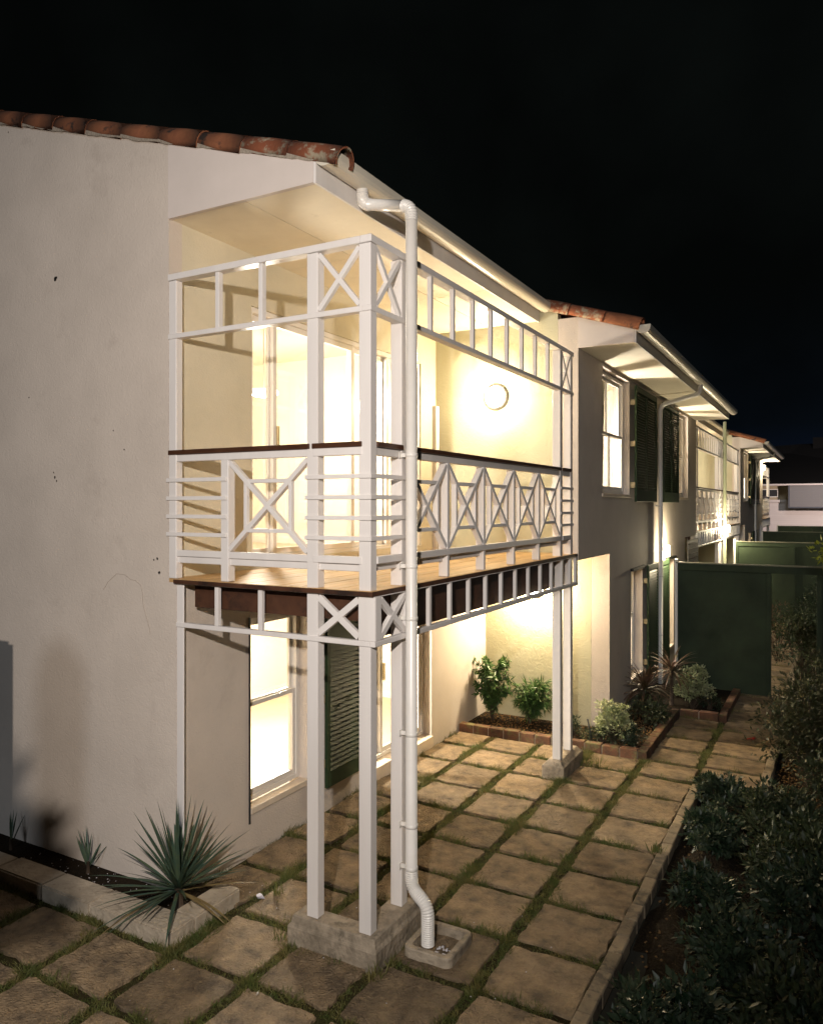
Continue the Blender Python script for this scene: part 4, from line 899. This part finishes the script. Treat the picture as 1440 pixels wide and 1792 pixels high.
# grass in the joints ------------------------------------------------
def turf():
    P = []
    def strip(x0, x1, y0, y1, dens):
        n = int(abs(x1 - x0) * abs(y1 - y0) * dens); 
        if n: P.append(np.stack([RNG.uniform(x0, x1, n), RNG.uniform(y0, y1, n)], 1))
    for x in XL_[:-1]:
        if x < -1.9: ya, yb = -4.2, -.6
        elif x < -1.2: ya, yb = -4.2, 5.1
        else: ya, yb = -4.2, 5.1
        strip(x - .058, x + .058, ya, yb, 17000)
    for y in YL_[:-1]:
        if y > 0: strip(-1.78, 1.33, y - .042, y + .042, 13000)
        else: strip(-5.3, 1.33, y - .042, y + .042, 13000)
    strip(1.285, 1.37, 4.6, 9.1, 12000); strip(.72, .78, 4.6, 5.1, 12000)
    for y in PY: strip(.75, 1.33, y - .022, y + .022, 11000)
    y = 4.62
    while y < 12: strip(1.37, 2.0, y - .022, y + .022, 9000); y += .56
    strip(-1.80, -1.73, -.0, 5.0, 9000); strip(-3.3, -1.3, -.56, -.51, 12000); strip(-1.32, -1.25, -.5, .3, 12000); strip(-.72, .14, -.14, -.06, 12000)
    Q = np.concatenate(P); N_ = len(Q)
    dn = np.sin(Q[:, 0] * 7.1 + 1.3) * np.sin(Q[:, 1] * 5.3 + .4) + np.sin(Q[:, 0] * 17 + Q[:, 1] * 13) * .5 + np.sin(Q[:, 0] * 31 - Q[:, 1] * 27) * .4
    keep = RNG.uniform(-1.5, 1.6, N_) < dn + .55
    ok = ~((Q[:, 0] > -.66) & (Q[:, 0] < .08) & (Q[:, 1] > -.07) & (Q[:, 1] < .16)) & ~((Q[:, 0] > -.18) & (Q[:, 0] < .08) & (Q[:, 1] > 0) & (Q[:, 1] < .61)) & ~((Q[:, 0] > .12) & (Q[:, 0] < .49) & (Q[:, 1] > .2) & (Q[:, 1] < .6)) & ~((Q[:, 0] > -.2) & (Q[:, 0] < .07) & (Q[:, 1] > 3.95) & (Q[:, 1] < 4.7)) & ~((Q[:, 0] < -1.33) & (Q[:, 1] > -.5) & (Q[:, 1] < .24)) & (Q[:, 0] > -5.2)
    Q = Q[keep & ok]; dn = dn[keep & ok]; N_ = len(Q)
    Pz = np.column_stack([Q, np.full(N_, G - .028)]); D = rnd(N_, .75); D[:, 2] = np.abs(D[:, 2]) * .6 + .45
    return Pz, D, RNG.uniform(.028, .072, N_) * (1 + .6 * dn.clip(-1, 1.2)), RNG.uniform(.003, .006, N_)
Pz, D, L_, W_ = turf()
leafmesh('grass', Pz, D, rnd(len(Pz)), L_, W_, M['grass'], None, 'stuff', fold=.1)
# individual grass tufts
def tuft(c, n, L, label, W=.007, m='grass', spread=.03):
    t = thing('grass_tuft', c, label, 'grass tuft'); c0 = np.array(c, float); P = c0 + np.column_stack([RNG.normal(0, spread, n), RNG.normal(0, spread, n), np.zeros(n)]); D = rnd(n, .42); D[:, 2] = np.abs(D[:, 2]) + .7
    blades(P, D, RNG.uniform(.5, 1.1, n) * L, np.full(n, W), RNG.uniform(.2, 1.0, n), M[m], 'blades', t, seg=4); return t
tuft((-1.15, .42, G - .03), 26, .17, 'tuft of long grass blades growing in the joint right of the yucca planter', W=.008)
tuft((.16, 4.62, G - .03), 90, .17, 'bushy grass tuft growing behind the plinth of the far posts', W=.008, spread=.07)
tuft((-.38, 5.0, G - .03), 40, .10, 'small pale grass tuft before the brick bed left of the far posts', W=.006)
tuft((1.60, 4.25, G - .05), 16, .42, 'long loose grass stalks rising at the step of the edging', W=.006, spread=.06)
tuft((.10, -.10, G - .03), 26, .13, 'grass tuft against the near corner of the L shaped plinth', W=.008)
tuft((1.34, 2.62, G - .0), 24, .10, 'flat weed sprouting from the edging stones', W=.012)
tuft((-1.52, 2.32, G - .03), 46, .10, 'grass tuft at the wall foot under the shutter', W=.006, spread=.05)
tuft((-.71, -.02, G - .03), 50, .09, 'grass tuft hugging the left end of the L shaped plinth', W=.007, spread=.045)
# bark chips and gravel scattered on the beds
def scatter(n, x0, x1, y0, y1, z): return [(random.uniform(x0, x1), random.uniform(y0, y1), z + random.random() * .01) for _ in range(n)]
pebbles('bark_chips', scatter(900, -1.75, .6, 5.23, 6.0, G + .04) + scatter(400, .1, .6, 6.0, 7.3, G + .04) + scatter(1400, 1.5, 3.0, -1, 6, G - .05) + scatter(500, 2.15, 3, 4.6, 6, G - .045), .013, M['chip'], label='bark chips and small stones scattered over the planting beds')
pebbles('gravel', scatter(60, -3.5, -1.6, -.26, -.02, G + .05) + [(-1.55, -.30, G + .05), (-1.50, -.33, G + .05)] + scatter(40, -1.5, 1.2, -2, 2, G + .002), .006, M['pebble'], label='tiny white stones dropped on paving and planter soil')
# litter
pt = [(random.gauss(0, .015), random.gauss(0, .015), random.uniform(0, .035)) for _ in range(26)]
bmx = bmesh.new(); [bmx.verts.new(p) for p in pt]; bmesh.ops.convex_hull(bmx, input=bmx.verts); me = bpy.data.meshes.new('crumpled_paper'); bmx.to_mesh(me); bmx.free(); me.materials.append(M['paper'])
tag(link('crumpled_paper', me, None, (-1.22, .62 - .3, G + .0)), 'small ball of white paper lying in the joint beside the grass tuft', 'litter')
g = MB(); g.tube([(1.70, 6.53, G + .012), (1.78, 6.62, G + .014)], .008, 8); g.tube([(1.775, 6.60, G + .012), (1.80, 6.65, G + .012)], .016, 8); tag(g.build('red_clip', M['red'], loc=(1.72, 6.55, G)), 'little red plastic peg dropped on the far path paving', 'litter')
def dryleaf(x, y, label, m='drygrass', L=.07, a=0):
    D = np.array([[math.cos(a), math.sin(a), .1]]); o = leafmesh('fallen_leaf', np.array([[0, 0, .006]]), D, np.array([[0, 0, 1.]]), np.array([L]), np.array([L * .35]), M[m]); o.location = (x, y, G); tag(o, label, 'leaf')
dryleaf(-1.16, -.36, 'pale curled leaf lying at the planter corner', L=.06, a=1.2); dryleaf(.28, 3.2, 'dry leaf on a sunlit looking slab near the far posts', a=.3); dryleaf(-.45, -.62, 'brown leaf on the slab before the L shaped plinth', 'cord', .05, 2)
# black bamboo stake in the bed
tag(MB().tube([(.02, 5.30, G + .03), (-.06, 5.34, G + .33)], .012, 6).build('garden_stake', M['rubber'], loc=(.02, 5.3, G + .03)), 'dark slanting stake beside the variegated bush', 'stake')
tag(MB().box(-.42, -.36, 5.24, 5.27, G + .03, G + .22).build('bed_marker', M['rubber'], loc=(-.4, 5.25, G + .03)), 'short black upright marker in the bed left of the far posts', 'marker')
